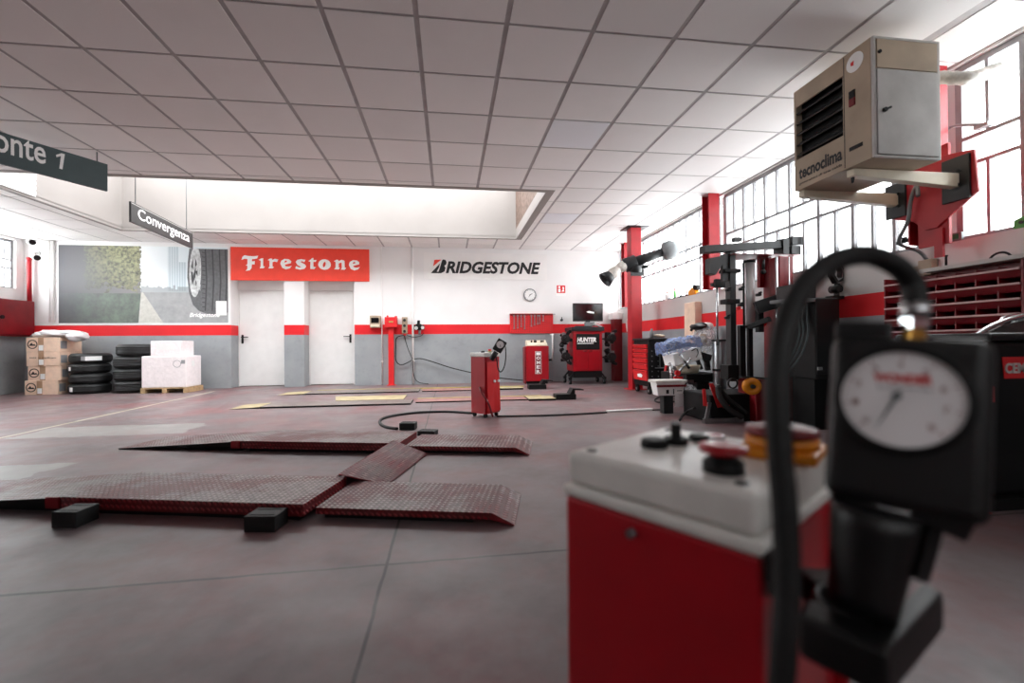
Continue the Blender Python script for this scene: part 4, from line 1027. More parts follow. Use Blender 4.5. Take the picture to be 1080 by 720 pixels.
for k, r in ((.22, .02), (.42, .035), (.75, .022), (.85, .015)):
    q = Vector((x0+.05+(x1-x0-.08)*k, 9.41, z1+.03))+sl*.6; mb.cyl(q, q+nn*.03, r, n=14)
part_each(t, 'knob', mb, m_black)
cx = (x0+x1)/2; a = wallrect(564.5, 370.5, 571, 394, 9.4)
mb = MB(); mb.box((a[0], 9.397, a[3]), (a[2], 9.3995, a[1]), 0); mb.box((a[0]+.008, 9.396, a[3]+.008), (a[2]-.008, 9.397, a[1]-.008), 1); part(t, 'lettering_frame', mb, [m_letter, m_redd])
mb = MB(); hh = (a[1]-a[3])/5
mb.box((a[0]+.02, 9.3945, a[1]-hh+.015), (a[2]-.02, 9.396, a[1]-.02))
for k, ch in enumerate('OMER'): mb.text(ch, (a[0]+.026, 9.3955, a[1]-hh*(k+2)+.014), UX, UZ, a[2]-a[0]-.052, hh-.024, .002, offset=.03)
part(t, 'lettering', mb, m_letter, label='white capital letters one above another')
mb = MB(); mb.box((x0+.02, 9.43, 0), (x1-.02, 9.7, .058)); part(t, 'plinth', mb, m_black)
mb = MB(); c = PY(581, 379.5, 9.5); mb.cyl((x1, 9.5, c.z), (x1+.09, 9.5, c.z), .02); part(t, 'plug', mb, m_black)

# ================================================================ WHEEL ALIGNMENT CABINET
YA = 9.1
L_, T_, R_, B_ = wallrect(604.3, 349, 635.5, 391, YA)
cx = (L_+R_)/2
t = thing('alignment_cabinet', 'red and black wheeled workshop cabinet with white lettering, carrying a monitor', 'cabinet', (cx, YA+.3, 0))
mb = MB(); mb.box((L_, YA, B_), (R_, YA+.52, T_)); part(t, 'housing', mb, m_red, bevel=.008)
mb = MB(); zz = PY(620, 368.5, YA).z; mb.box((L_+.07, YA-.012, zz), (R_-.06, YA-.001, PY(620,352,YA).z)); pn = part(t, 'black_panel', mb, m_black, bevel=.004)
mb = MB(); a = wallrect(608.6, 355.8, 629, 360.6, YA-.013); mb.text('HUNTER', (a[0], YA-.0125, a[3]), UX, UZ, a[2]-a[0], a[1]-a[3], .003, offset=.05, shear=.15)
mb.box((a[0], YA-.0145, a[3]-.035), (a[2]-.06, YA-.0125, a[3]-.018)); part(pn, 'lettering', mb, m_letter, label='white bold capital letters')
mb = MB()
for k in range(3): mb.box((L_+.09, YA-.014, zz+.03+k*.03), (R_-.08, YA-.012, zz+.038+k*.03))
part(pn, 'vent_slot', mb, m_dark)
for k in (0, 1):
    mb = MB(); xa_, xb_ = (L_+.06, cx-.004) if k == 0 else (cx+.004, R_-.06); mb.box((xa_, YA-.012, B_+.015), (xb_, YA-.001, zz-.02)); d = part(t, 'door', mb, m_red, bevel=.004)
    mb = MB(); xh = cx-.06 if k == 0 else cx+.06; mb.box((xh-.04, YA-.022, zz-.04), (xh+.04, YA-.012, zz-.022)); part(d, 'handle', mb, m_chrome)
mb = MB(); zt_ = PY(620, 344.6, YA).z; mb.box((L_-.03, YA-.03, T_+.001), (R_+.04, YA+.55, zt_)); part(t, 'worktop', mb, m_dark, bevel=.006)
mb = MB(); mb.box((L_+.02, YA+.01, .14), (R_-.01, YA+.5, B_-.001)); part(t, 'lower_shelf', mb, m_black)
for x in (L_-.06, R_+.05):
    for y in (YA+.03, YA+.47):
        mb = MB(); mb.cyl((x-.02, y, .062), (x+.02, y, .062), .062, n=18); mb.box((x-.03, y-.04, .11), (x+.03, y+.04, .15)); mb.bar((x, y, .15), (x+(.09 if x < cx else -.09), y, B_-.02), .04, .03); part(t, 'castor', mb, m_black)
        mb = MB(); mb.cyl((x-.022, y, .062), (x+.022, y, .062), .03, n=14); part(t, 'castor_hub', mb, m_steel)
# monitor, keyboard
ym = YA+.2; a = wallrect(604.4, 319.6, 636, 338.7, ym)
t = thing('monitor', 'black flat monitor standing on the red alignment cabinet', 'monitor', ((a[0]+a[2])/2, ym, zt_))
mb = MB(); mb.box((a[0], ym, a[3]), (a[2], ym+.05, a[1])); part(t, 'bezel', mb, m_plastic, bevel=.006)
mb = MB(); mb.box((a[0]+.02, ym-.003, a[3]+.03), (a[2]-.02, ym, a[1]-.02)); part(t, 'screen', mb, m_screen)
mb = MB(); c = PY(622.5, 329.5, ym-.004); mb.prism([(c.x-.09, c.z+.02), (c.x-.02, c.z+.035), (c.x+.09, c.z+.012), (c.x+.09, c.z-.02), (c.x+.02, c.z-.014), (c.x-.05, c.z-.004)], (0, ym-.004, 0), UX, UZ, .0008); part(t, 'screen_logo', mb, m_letter)
mb = MB(); xc = (a[0]+a[2])/2; mb.box((xc-.05, ym+.02, zt_+.012), (xc+.05, ym+.045, a[3]+.05)); mb.box((xc-.14, ym-.08, zt_+.001), (xc+.14, ym+.12, zt_+.012)); part(t, 'stand', mb, m_plastic, bevel=.004)
mb = MB(); mb.box((L_+.06, YA-.01, zt_+.001), (L_+.42, YA+.1, zt_+.022)); solo('keyboard', 'black keyboard on the cabinet in front of the monitor', 'keyboard', mb, m_dark, bevel=.004)
mb = MB(); mb.box((L_+.3, YA+.12, zt_+.023+.0), (L_+.52, YA+.16, zt_+.11)); solo('grey_box', 'small grey box on the alignment cabinet under the monitor edge', 'box', mb, m_grey, bevel=.006)
mb = MB(); mb.obox((R_-.08, YA+.08, zt_+.035), (.18, .13, .012), Matrix.Rotation(.3, 3, 'Y')); mb.obox((R_-.04, YA+.12, zt_+.05), (.16, .1, .006), Matrix.Rotation(-.3, 3, 'Y')); solo('paper_sheets', 'loose white paper sheets on the end of the alignment cabinet', 'paper', mb, m_paper)
def clamp(cxp, cyp, s, lab, sgn):
    c = PY(cxp, cyp, YA+.12); t = thing('wheel_clamp', lab, 'wheel clamp', (c.x, c.y, c.z-.2), group='wheel clamps on the alignment cabinet')
    mb = MB()
    mb.bar(c+Vector((-.10*sgn, 0, .15*s)), c+Vector((.085*sgn, 0, -.15*s)), .075, .07); mb.bar(c+Vector((-.10*sgn,-.03,-.06)), c+Vector((.07*sgn,.05,.09*s)), .065, .06); mb.obox(c+Vector((-.02*sgn,.06,-.05*s)), (.13,.1,.16)); part(t, 'frame', mb, m_black, bevel=.006)
    mb = MB(); mb.cyl(c+Vector((0,-.05,0)), c+Vector((0,-.13,0)), .09, n=18); mb.cyl(c+Vector((0,-.13,0)), c+Vector((0,-.17,0)), .03, n=12); part(t, 'knob', mb, m_plastic)
    for k, (dx, dz) in enumerate(((-.09, .15*s), (.08, -.15*s), (-.11, -.03))):
        q = c+Vector((dx*sgn, 0, dz)); mb = MB(); mb.cyl(q+Vector((0,.02,0)), q+Vector((0,-.12,0)), .028, n=12); mb.cyl(q+Vector((0,-.12,0)), q+Vector((0,-.14,0)), .038, .03, n=12); part(t, 'claw', mb, m_black)
    mb = MB(); q = c+Vector((.03*sgn,-.06,.1)); mb.obox(q, (.07,.05,.06)); mb.cyl(c+Vector((-.05*sgn,-.06,-.09)), c+Vector((-.05*sgn,-.085,-.09)), .018, n=10); part(t, 'silver_fitting', mb, m_steel)
    mb = MB(); mb.bar(c, Vector((L_-.012 if sgn < 0 else R_+.012, c.y+.1, c.z-.02)), .03, .03); part(t, 'hanging_arm', mb, m_dark)
clamp(595.3, 357, 1, 'black wheel clamp on the upper hook on the side of the red test console', -1)
clamp(595.6, 375.5, -1, 'black wheel clamp on the lower hook on the side of the red test console', -1)
clamp(643.5, 356.5, -1, 'black wheel clamp on the upper hook on the side of the dark red corner shaft', 1)
clamp(643.5, 376, 1, 'black wheel clamp on the lower hook on the side of the dark red corner shaft', 1)

# ================================================================ RED TOOL TROLLEY
tx, y0, y1, tz = 3.30, 7.02, 7.62, PX(667, 359, 3.30).z
tx1 = 3.30+.36
t = thing('tool_trolley', 'red tool trolley with bulging drawers and black perforated side', 'tool trolley', (3.48, 7.3, 0))
mb = MB(); mb.box((tx+.012, y0, .13), (tx1, y1, tz)); part(t, 'cabinet', mb, m_black, bevel=.008)
hs = [.075, .075, .09, .09, .11, .19]; z = tz-.07
for k, h in enumerate(hs):
    mb = MB(); h2 = h-.01
    mb.wprism([(tx-.002, y0+.03, z), (tx-.022, y0+.03, z-.006), (tx-.026, y0+.03, z-.02), (tx-.008, y0+.03, z-h2+.004), (tx+.012, y0+.03, z-h2), (tx+.012, y0+.03, z)], (0, y1-y0-.06, 0)); d = part(t, 'drawer', mb, m_redlit, bevel=.003)
    mb = MB(); mb.box((tx-.03, y0+.12, z-.02), (tx-.0225, y1-.12, z-.012)); part(d, 'handle', mb, m_redd)
    if k == 5:
        mb = MB(); yc = (y0+y1)/2-.03; mb.wprism([(tx-.0215, yc-.1, z-.09), (tx-.0215, yc-.03, z-.06), (tx-.0215, yc+.11, z-.075), (tx-.0215, yc+.09, z-.125), (tx-.0215, yc-.06, z-.13)], (-.003, 0, 0)); part(d, 'emblem', mb, m_letter, label='white emblem')
    z -= h
mb = MB(); mb.box((tx-.01, y0-.01, tz+.001), (tx1+.01, y1+.01, tz+.035)); part(t, 'top_tray', mb, m_dark, bevel=.008)
mb = MB()
for i in range(3):
    for j in range(7): mb.cyl((tx+.07+i*.11, y0-.0005, .22+j*.085), (tx+.07+i*.11, y0-.003, .22+j*.085), .012, n=8)
part(t, 'perforation', mb, m_grey)
mb = MB(); mb.bar((tx+.2, y0-.02, .45), (tx+.2, y0-.02, .78), .012, .012); mb.box((tx+.12, y0-.03, .44), (tx+.28, y0-.001, .455)); part(t, 'hanging_bar', mb, m_steel)
for x in (tx+.05, tx1-.05):
    for y in (y0+.06, y1-.06):
        mb = MB(); mb.cyl((x-.02, y, .06), (x+.02, y, .06), .06, n=18); mb.box((x-.028, y-.03, .08), (x+.028, y+.03, .129)); part(t, 'castor', mb, m_black)
        mb = MB(); mb.cyl((x-.023, y, .06), (x+.023, y, .06), .028, n=12); part(t, 'castor_hub', mb, m_steel)
zt2 = tz+.036
mb = MB(); mb.lathe([(0,0),(.035,0),(.035,.11),(.018,.135),(.018,.16),(0,.16)], (tx+.1, y0+.06, zt2), n=16); solo('spray_can', 'small grey spray can on the red tool trolley', 'can', mb, m_grey)
mb = MB(); mb.ball((tx+.24, y0+.1, zt2+.036), (.11, .07, .03), 16, noise=.15, seed=4); solo('glove', 'crumpled cream work glove on the red tool trolley', 'glove', mb, m_cream)
p0 = PX(716, 366, 3.75); mb = MB(); mb.tube([(3.93, p0.y, p0.z), (3.90, p0.y, p0.z+.1), (3.92, p0.y+.12, p0.z+.12), (3.93, p0.y+.14, p0.z-.02)], .02, 7); solo('wall_hook', 'dark hanging strap on the parapet above the red tool trolley', 'strap', mb, m_black)

# ================================================================ FUME EXTRACTION ARM
Yx = 7.45; J = PY(664, 278, Yx); H0 = PY(700, 265.5, Yx-.25); H1 = PY(713.5, 262, Yx-.3); N0 = PY(652, 283.5, Yx); N1 = PY(643, 291, Yx)
t = thing('extraction_arm', 'grey jointed fume extraction arm mounted on the freestanding red column', 'extraction arm', (J.x, Yx, J.z))
mb = MB(); mb.cyl(J+Vector((.02,0,.005)), H0, .088, .075, n=22); part(t, 'upper_tube', mb, m_dark)
mb = MB(); mb.lathe([(.075, -.03), (.15, 0), (.165, .06), (.165, .14), (.12, .22), (0, .25)], H0, (H1-H0), 28); part(t, 'end_hood', mb, m_grey)
dJ = (H0-N0).normalized(); mb = MB(); mb.cyl(J-dJ*.10, J+dJ*.12, .125, .12, n=26); mb.cyl(J+Vector((.1,0,-.14)), J+Vector((.1,-.04,-.02)), .11, n=20); part(t, 'joint', mb, m_dark, bevel=.006)
mb = MB(); mb.tube([J, N0+Vector((.03,0,.02)), N0+Vector((-.03,0,-.02)), N1], lambda u: .085+.012*math.sin(u*9), 18, sub=6); part(t, 'flexible_hose', mb, m_flue)
mb = MB(); dN = (N1-N0).normalized(); mb.lathe([(.09, -.03), (.11, .02), (.14, .12), (.125, .12), (.09, .0)], N1, dN, 22); part(t, 'nozzle', mb, m_dark)
mb = MB(); mb.bar((J.x+.02, 7.6, J.z-.02), (3.40, 7.76, J.z-.02), .08, .1); mb.box((3.34, 7.765, J.z-.16), (3.58, 7.795, J.z+.12)); mb.bar((J.x+.01, 7.6, J.z-.1), (J.x+.3, 7.35, J.z-.06), .05, .05); part(t, 'mounting_bracket', mb, m_dark)

# ================================================================ TYRE CHANGER
YT = 4.6
def q(px, py, y=YT): return PY(px, py, y)
def vb(mb, pxl, pxr, pyt, pyb, y, d, mat=0):
    a = PY(pxl, pyt, y); b = PY(pxr, pyb, y); mb.box((a.x, y, b.z), (b.x, y+d, a.z), mat)
t = thing('tyre_changer', 'tall black and dark red tyre changer with cylinder, arms and silver air tank', 'tyre changer', (3.2, 4.85, 0))
mb = MB(); mb.box((2.79, 4.45, .0), (3.62, 5.0, .3)); part(t, 'base_cabinet', mb, m_black, bevel=.015)
mb = MB(); mb.box((2.70, 4.40, .0), (3.15, 4.449, .05)); mb.wprism([(2.72,4.43,.05),(2.76,4.43,.05),(2.80,4.43,.22),(2.76,4.43,.22)], (0,.018,0)); part(t, 'foot_pedal', mb, m_steel)
mb = MB(); mb.wprism([PY(748,404,4.44), PY(752,404,4.44), PY(768,428,4.44), PY(757,430,4.44)], (0,.008,0)); mb.wprism([PY(741,410,4.44), PY(744,410,4.44), PY(746,428,4.44), PY(742,428,4.44)], (0,.008,0)); vb(mb, 763, 770, 427, 430, 4.435, .01); part_each(t, 'red_stripe', mb, m_redlit, label='bright red stripe')
mb = MB(); a = PY(752.2, 358.6, 5.25); b = PY(765.6, 424, 5.25); r = (b.x-a.x)/2; xc = (a.x+b.x)/2
mb.lathe([(0, b.z), (r*.8, b.z), (r, b.z+.04), (r, a.z-.04), (r*.85, a.z), (0, a.z)], (xc, 5.25, 0), n=28); part(t, 'air_tank', mb, m_steel, label='brushed silver air tank')
mb = MB(); mb.lathe([(r*.9, 0), (r*1.06, 0), (r*1.06, .02), (r*.9, .02)], (xc, 5.25, a.z-.012), n=24); mb.lathe([(r*1.0, 0), (r*1.04, 0), (r*1.04, .03), (r*1.0, .03)], (xc, 5.25, .5), n=24); mb.box((xc-r, 5.0, 0), (xc+r, 5.32, b.z-.001)); part(t, 'tank_band', mb, m_black)
mb = MB(); vb(mb, 769.6, 777.5, 264, 402, YT, .09); part(t, 'main_column', mb, m_dark, bevel=.006)
mb = MB(); vb(mb, 766.5, 781, 315, 320, YT-.02, .13); vb(mb, 764.5, 782, 283, 287, YT-.02, .12); vb(mb, 768, 780, 385, 400, YT-.03, .15); part_each(t, 'column_collar', mb, m_black, bevel=.006)
mb = MB(); a = q(756, 300, 5.15); b = q(756, 360, 5.15); mb.cyl((a.x, 5.15, b.z-.05), (a.x, 5.15, a.z), .014, n=12); part(t, 'guide_rod', mb, m_chrome)
mb = MB(); vb(mb, 752, 765, 298, 301.5, 5.1, .06); vb(mb, 755, 768, 294, 303, 5.05, .05); part(t, 'rod_clamp', mb, m_black, bevel=.004)
mb = MB(); a = q(786.2, 277, 4.7); b = q(795.8, 343, 4.7); r = (b.x-a.x)/2; xc = (a.x+b.x)/2; mb.cyl((xc, 4.7, b.z), (xc, 4.7, a.z), r, n=24); part(t, 'lift_cylinder', mb, m_cylsteel, label='bright chrome lift cylinder')
mb = MB(); mb.cyl((xc, 4.7, a.z), (xc, 4.7, a.z+.03), r*1.15, n=20); mb.cyl((xc, 4.7, b.z-.03), (xc, 4.7, b.z), r*1.15, n=20); a2 = q(784, 280, 4.7); mb.cyl((a2.x, 4.7, b.z), (a2.x, 4.7, a.z), .012, n=10); part(t, 'cylinder_cap', mb, m_black)
mb = MB(); vb(mb, 780.8, 787.2, 343, 402, 4.66, .06); vb(mb, 790.2, 794.8, 343, 398, 4.66, .05); part_each(t, 'lower_leg', mb, m_black, bevel=.004)
mb = MB(); A0 = q(740.5, 263.5); A1 = q(828, 258.0); mb.bar(A0, A1, .10, .082); part(t, 'top_arm', mb, m_dark, bevel=.006)
mb = MB(); vb(mb, 826, 832.5, 251, 268, YT-.07, .16); a = q(832, 250); b = q(845, 259); mb.box((a.x, YT-.05, b.z), (b.x, YT+.05, a.z)); vb(mb, 835, 845, 259, 268, YT-.05, .12); vb(mb, 775, 783, 250, 254, YT-.03, .06); part_each(t, 'arm_head', mb, m_dark, bevel=.004)
mb = MB(); mb.wprism([q(749,272), q(763,269.5), q(768,270), q(755,289.5), q(749,288)], (0,.1,0)); vb(mb, 762, 770, 268, 296, YT+.02, .04); part(t, 'arm_bracket', mb, m_dark)
mb = MB(); a = q(769, 268.8); b = q(838, 270.5); mb.box((a.x, YT-.1, b.z), (b.x, YT+.25, a.z)); part(t, 'top_plate', mb, m_redd)
mb = MB(); vb(mb, 822, 838.5, 270, 440, 4.35, .16, 0); part(t, 'red_column', mb, m_redd, bevel=.006)
mb = MB(); vb(mb, 811, 816, 271, 440, 4.62, .1); vb(mb, 801, 811, 271, 303, 4.7, .05); part(t, 'inner_column', mb, m_redd, bevel=.006)
for px, r in ((818.8, .014), (832, .006)):
    mb = MB(); a = q(px, 271, 4.32); mb.cyl((a.x, 4.32, q(px, 400, 4.32).z), (a.x, 4.32, a.z), r, n=12); part(t, 'slide_rod', mb, m_chrome)
mb = MB(); 
for px in (805, 827): a = q(px, 274, 4.4); mb.cyl((a.x, 4.4, a.z-.12), (a.x, 4.4, a.z), .016, n=10); mb.ball((a.x, 4.4, a.z-.13), .028, 10)
part_each(t, 'stop_bolt', mb, m_black, per=2)
mb = MB(); mb.bar(q(797, 325, 4.42), q(836, 312, 4.27), .1, .14); part(t, 'side_arm', mb, m_dark, bevel=.01)
mb = MB(); mb.bar(q(790, 345, 4.4), q(812, 336, 4.2), .05, .05); vb(mb, 800, 806, 318, 350, 4.4, .06); part(t, 'tool_head', mb, m_black, bevel=.004)
mb = MB(); 
for px, py in ((779, 322), (780, 305), (766, 306), (765, 335), (798, 311), (799, 325), (801, 341)): a = q(px, py, 4.52); mb.cyl(a, a+Vector((0,-.06,0)), .018, n=10); mb.cyl(a+Vector((.02,0,.02)), a+Vector((.05,-.02,.03)), .012, n=8)
part_each(t, 'fitting', mb, m_black, per=2)
mb = MB(); a = q(803, 341, 4.45); mb.cyl(a, a+Vector((0,-.04,0)), .035, n=16); a = q(778, 325, 4.5); mb.cyl(a, a+Vector((0,-.03,0)), .02, n=12); part_each(t, 'red_knob', mb, m_redlit)
mb = MB(); a = q(792, 407, 4.3); mb.lathe([(.022,-.02),(.022,.05),(.06,.06),(.088,.05),(.092,.02),(.088,-.01),(.06,-.02),(.022,-.02)], a, (-.35,-1,0), 28); part(t, 'bead_roller', mb, m_amber, label='amber disc roller')
mb = MB(); mb.cyl(a+Vector((-.02,-.07,0)), a+Vector((.03,.1,0)), .022, n=14); mb.bar(a+Vector((-.12,0,.1)), a+Vector((.2,.02,.075)), .04, .02); part(t, 'roller_bracket', mb, m_dark)
mb = MB(); a = q(772.5, 404, 4.44); mb.lathe([(.045,0),(.06,.0),(.06,.012),(.045,.012),(.045,0)], a, (0,-1,0), 22); part(t, 'port_ring', mb, m_dark)
mb = MB(); vb(mb, 797, 812, 400, 445, 4.35, .3); vb(mb, 838.8, 846, 380, 445, 4.32, .2); part_each(t, 'motor_cover', mb, m_redd, bevel=.01)
mb = MB(); mb.tube([PY(757,408,4.38), PY(760,420,4.34), PY(770,432,4.3), PY(783,440,4.28)], .03, 9, sub=6); mb.tube([PY(757,406,4.38), PY(768,420,4.36), PY(778,428,4.34), PY(788,436,4.3)], .02, 8, sub=6); part(t, 'air_hose', mb, m_rubber)
# grey control head and tall black cabinet behind the hose
t = thing('control_unit', 'dark grey control box with yellow warning triangle label beside the black cabinet', 'control box', (3.6, 3.9, 1.25))
a = PY(838, 299, 3.85); b = PY(861.5, 314.5, 3.85); mb = MB(); mb.box((a.x, 3.85, b.z), (b.x, 4.1, a.z)); part(t, 'housing', mb, m_grey if False else m_dark, bevel=.015)
mb = MB(); x_led = PY(857.5, 316, 3.86).x; a2 = PY(832, 314.5, 3.84); b2 = PY(863.5, 318, 3.84); mb.box((a2.x, 3.83, b2.z), (x_led, 4.1, b.z-.001)); part(t, 'base_ledge', mb, m_grey, bevel=.006)
mb = MB(); mb.prism([(PY(843.5,302.5,3.849).x, PY(843,302.5,3.849).z), (PY(857,302,3.849).x, PY(857,302.2,3.849).z), (PY(852,309,3.849).x, PY(852,309,3.849).z), (PY(843.5,309.5,3.849).x, PY(843.5,309.5,3.849).z)], (0, 3.848, 0), UX, UZ, .001); part(t, 'warning_label', mb, m_yellow)
a = PY(862.5, 313.6, 3.86); b = PY(887, 470, 3.86)
t = thing('control_cabinet', 'tall matt black steel cabinet in front of the red wall band', 'cabinet', ((a.x+b.x)/2, 3.95, 0))
x0c, x1c, ztc = a.x-.03, min(b.x, 3.935), a.z
mb = MB(); mb.box((x0c, 3.86, .5), (x1c, 4.2, ztc)); part(t, 'housing', mb, m_dark if False else m_black, bevel=.008)
mb = MB(); mb.box((x0c+.004, 3.852, .55), (x1c-.006, 3.8595, ztc-.01)); part(t, 'door', mb, m_plastic, bevel=.003)
mb = MB(); mb.box((x0c+.02, 3.9, 0), (x1c-.02, 4.18, .499)); part(t, 'pedestal', mb, m_black)
mb = MB(); a3 = PY(862, 388, 3.85); mb.box((a3.x, 3.842, a3.z-.02), (a3.x+.05, 3.852, a3.z+.01)); part(t, 'latch', mb, m_steel)
mb = MB(); 
for k, px in enumerate((842, 846, 851)): 
    a4 = PY(px, 320, 3.95); mb.tube([a4, PY(px, 335, 3.93), PY(px+1, 352, 3.9), PY(px-6, 374, 3.88), PY(px-20, 393, 3.9)], .008, 6, sub=5)
solo('pneumatic_hose', 'bundle of thin dark hoses below the grey control box', 'hose', mb, [m_signgreen])
t = thing('air_filter', 'silver air filter unit hanging below the grey control box', 'air filter', PY(843, 350, 3.95))
mb = MB(); a5 = PY(837.5, 336, 4.05); mb.cyl((a5.x, 4.05, PY(839, 348, 4.05).z), (a5.x, 4.05, a5.z), .028, n=14); part(t, 'bowl', mb, m_chrome)
mb = MB(); mb.box((a5.x-.04, 4.0, a5.z+.001), (a5.x+.06, 4.1, a5.z+.06)); part(t, 'head', mb, m_black, bevel=.004)
# hexagonal lamp and small bracket on the cabinet
c = PY(881, 288, 4.0); t = thing('work_lamp', 'black hexagonal ring lamp standing on the tall black cabinet', 'lamp', (c.x, 4.0, ztc))
s = c.x-PY(875, 288, 4.0).x; mb = MB(); hexo = [(1.1*s*math.sin(k*PI/3+.25), 1.75*s*math.cos(k*PI/3+.25)) for k in range(6)]; hexi = [(x*.6, y*.6) for x, y in hexo]
mb.curve2d([[(c.x+x, c.z+y) for x, y in hexo], [(c.x+x, c.z+y) for x, y in hexi]], (0, 4.02, 0), UX, UZ, .06); part(t, 'ring', mb, m_plastic, bevel=.008)
mb = MB(); mb.curve2d([[(c.x+x*.72, c.z+y*.72) for x, y in hexo], [(c.x+x*.62, c.z+y*.62) for x, y in hexo]], (0, 3.958, 0), UX, UZ, .004); part(t, 'light_strip', mb, m_chrome)
mb = MB(); mb.bar((c.x+.02, 4.0, c.z-1.6*s), (c.x+.01, 4.0, ztc), .035, .035); mb.box((c.x-.07, 3.96, ztc+.001), (c.x+.08, 4.05, ztc+.03)); mb.cyl((c.x, 3.95, ztc+.1), (c.x, 4.05, ztc+.1), .04); part(t, 'stem', mb, m_plastic)
t = thing('swivel_bracket', 'small black swivel bracket on the parapet beside the hexagonal lamp', 'bracket', PX(864, 293, 3.93))
c = PX(864, 292, 3.93); mb = MB(); mb.bar(c+Vector((.02,0,0)), c+Vector((-.06,0,-.05)), .03, .03); mb.bar(c+Vector((-.03,-.08,.02)), c+Vector((-.03,.06,.03)), .03, .03); part(t, 'arm', mb, m_plastic)
mb = MB(); mb.cyl(c+Vector((-.03,.02,.0)), c+Vector((-.03,.02,.09)), .02, n=10); part(t, 'knob', mb, m_plastic)

# ================================================================ WRAPPED PARTS ON A STAND
YJ = 5.6
def j(px, py, y=YJ): return PY(px, py, y)
t = thing('work_stand', 'black steel stand with a tray holding wrapped parts beside the tyre changer', 'stand', (3.05, 5.6, 0))
mb = MB(); a = j(724, 394.5, 5.4); b = j(752, 403, 5.4); mb.box((a.x, 5.4, b.z), (b.x+.1, 6.1, a.z), 0); part(t, 'tray', mb, m_black, bevel=.006)
mb = MB(); a1 = j(735, 403.3, 5.45); b1 = j(749, 441, 5.45); mb.box((a1.x, 5.45, .03), (b1.x, 5.8, b.z-.001)); mb.box((a1.x-.08, 5.41, 0), (b1.x+.05, 5.84, .029)); part(t, 'pedestal', mb, m_black, bevel=.006)
TT = a.z; 
t = thing('oil_basin', 'shallow cream basin standing on the black stand tray', 'basin', (j(728,390).x, 5.6, TT))
mb = MB(); cx_, rx = j(726.5,390).x, (j(737.5,390).x-j(716,390).x)/2; z_ = j(726,385).z
mb.lathe([(0, TT+.003), (rx*.8, TT+.003), (rx, z_), (rx*1.05, z_), (rx*1.05, z_-.02), (rx*.86, TT+.001), (0, TT+.001)], (cx_, 5.62, 0), n=28); part(t, 'bowl', mb, m_cream)
t = thing('tripod_legs', 'chromed scissor legs under the tilted white crate', 'stand', (j(712,390).x, 5.6, 0))
for k, (p, q_, r) in enumerate((((706,383),(716,399),.02), ((711,398),(728,378),.016), ((707.5,386),(708,403),.016), ((717,374),(727,388),.018))):
    mb = MB(); mb.cyl(j(*p, 5.35), j(*q_, 5.38), r, n=10); part(t, 'leg', mb, m_chrome)
mb = MB(); mb.bar(j(703,402.6,5.36), j(731,401.8,5.36), .03, .03); mb.cyl((j(708,403,5.36).x, 5.34, 0), (j(708,403,5.36).x, 5.36, j(708,403,5.36).z), .014, n=10); part(t, 'foot_rail', mb, m_steel)
mb = MB(); mb.cyl(j(714,393,5.33), j(714,393,5.33)+Vector((0,-.03,0)), .035, n=14); mb.box((j(711,400,5.33).x, 5.32, j(711,400,5.33).z-.02), (j(720,396,5.33).x, 5.35, j(720,397,5.33).z)); part(t, 'red_joint', mb, m_redlit, label='red joint')
# tilted crate with blue film
cc = j(718, 371, 5.6); Rt = Matrix.Rotation(math.radians(17), 3, 'Y').inverted()
Rt = Matrix.Rotation(math.radians(-14), 3, 'Y')
t = thing('plastic_crate', 'white crate tilted on the stand, its top covered in blue film', 'crate', (cc.x, 5.6, cc.z-.2))
mb = MB(); mb.obox(cc+Rt @ Vector((0,0,-.06)), (.40, .3, .17), Rt); part(t, 'crate_body', mb, m_letter, bevel=.015)
mb = MB(); mb.tube([cc+Rt @ Vector((.07,-.152,.0)), cc+Rt @ Vector((.14,-.153,.01)), cc+Rt @ Vector((.15,-.153,-.05)), cc+Rt @ Vector((.11,-.153,-.1))], .006, 6); part(t, 'printed_arc', mb, m_ink)
mb = MB(); mb.obox(cc+Rt @ Vector((-.02,0,.095)), (.46, .33, .13), Rt)
mb2 = MB(); n = 9
gv = []; 
for i in range(n+1):
    for k in range(n+1):
        u, v = i/n-.5, k/n-.5; gv.append(cc+Rt @ Vector((-.02+u*.48, v*.34, .165+.022*math.sin(11*u+3*v)+.02*math.sin(17*v+5*u))))
mb2.add(gv, [(i*(n+1)+k, (i+1)*(n+1)+k, (i+1)*(n+1)+k+1, i*(n+1)+k+1) for i in range(n) for k in range(n)], 0, True)
def skirt(mb2):
    edge = [(i, 0) for i in range(n+1)] + [(n, k) for k in range(1, n+1)] + [(i, n) for i in range(n-1, -1, -1)] + [(0, k) for k in range(n-1, 0, -1)]
    vs = []; 
    for i, k in edge:
        vs.append(gv[i*(n+1)+k])
    for idx, (i, k) in enumerate(edge):
        u, v = i/n-.5, k/n-.5; vs.append(cc+Rt @ Vector((-.02+u*.5, v*.37, .03+.02*math.sin(idx*1.3))))
    N = len(edge); mb2.add(vs, [(a_, (a_+1) % N, N+(a_+1) % N, N+a_) for a_ in range(N)], 0, True)
skirt(mb2); part(t, 'blue_film', mb2, m_bluefilm, label='crumpled translucent blue film')
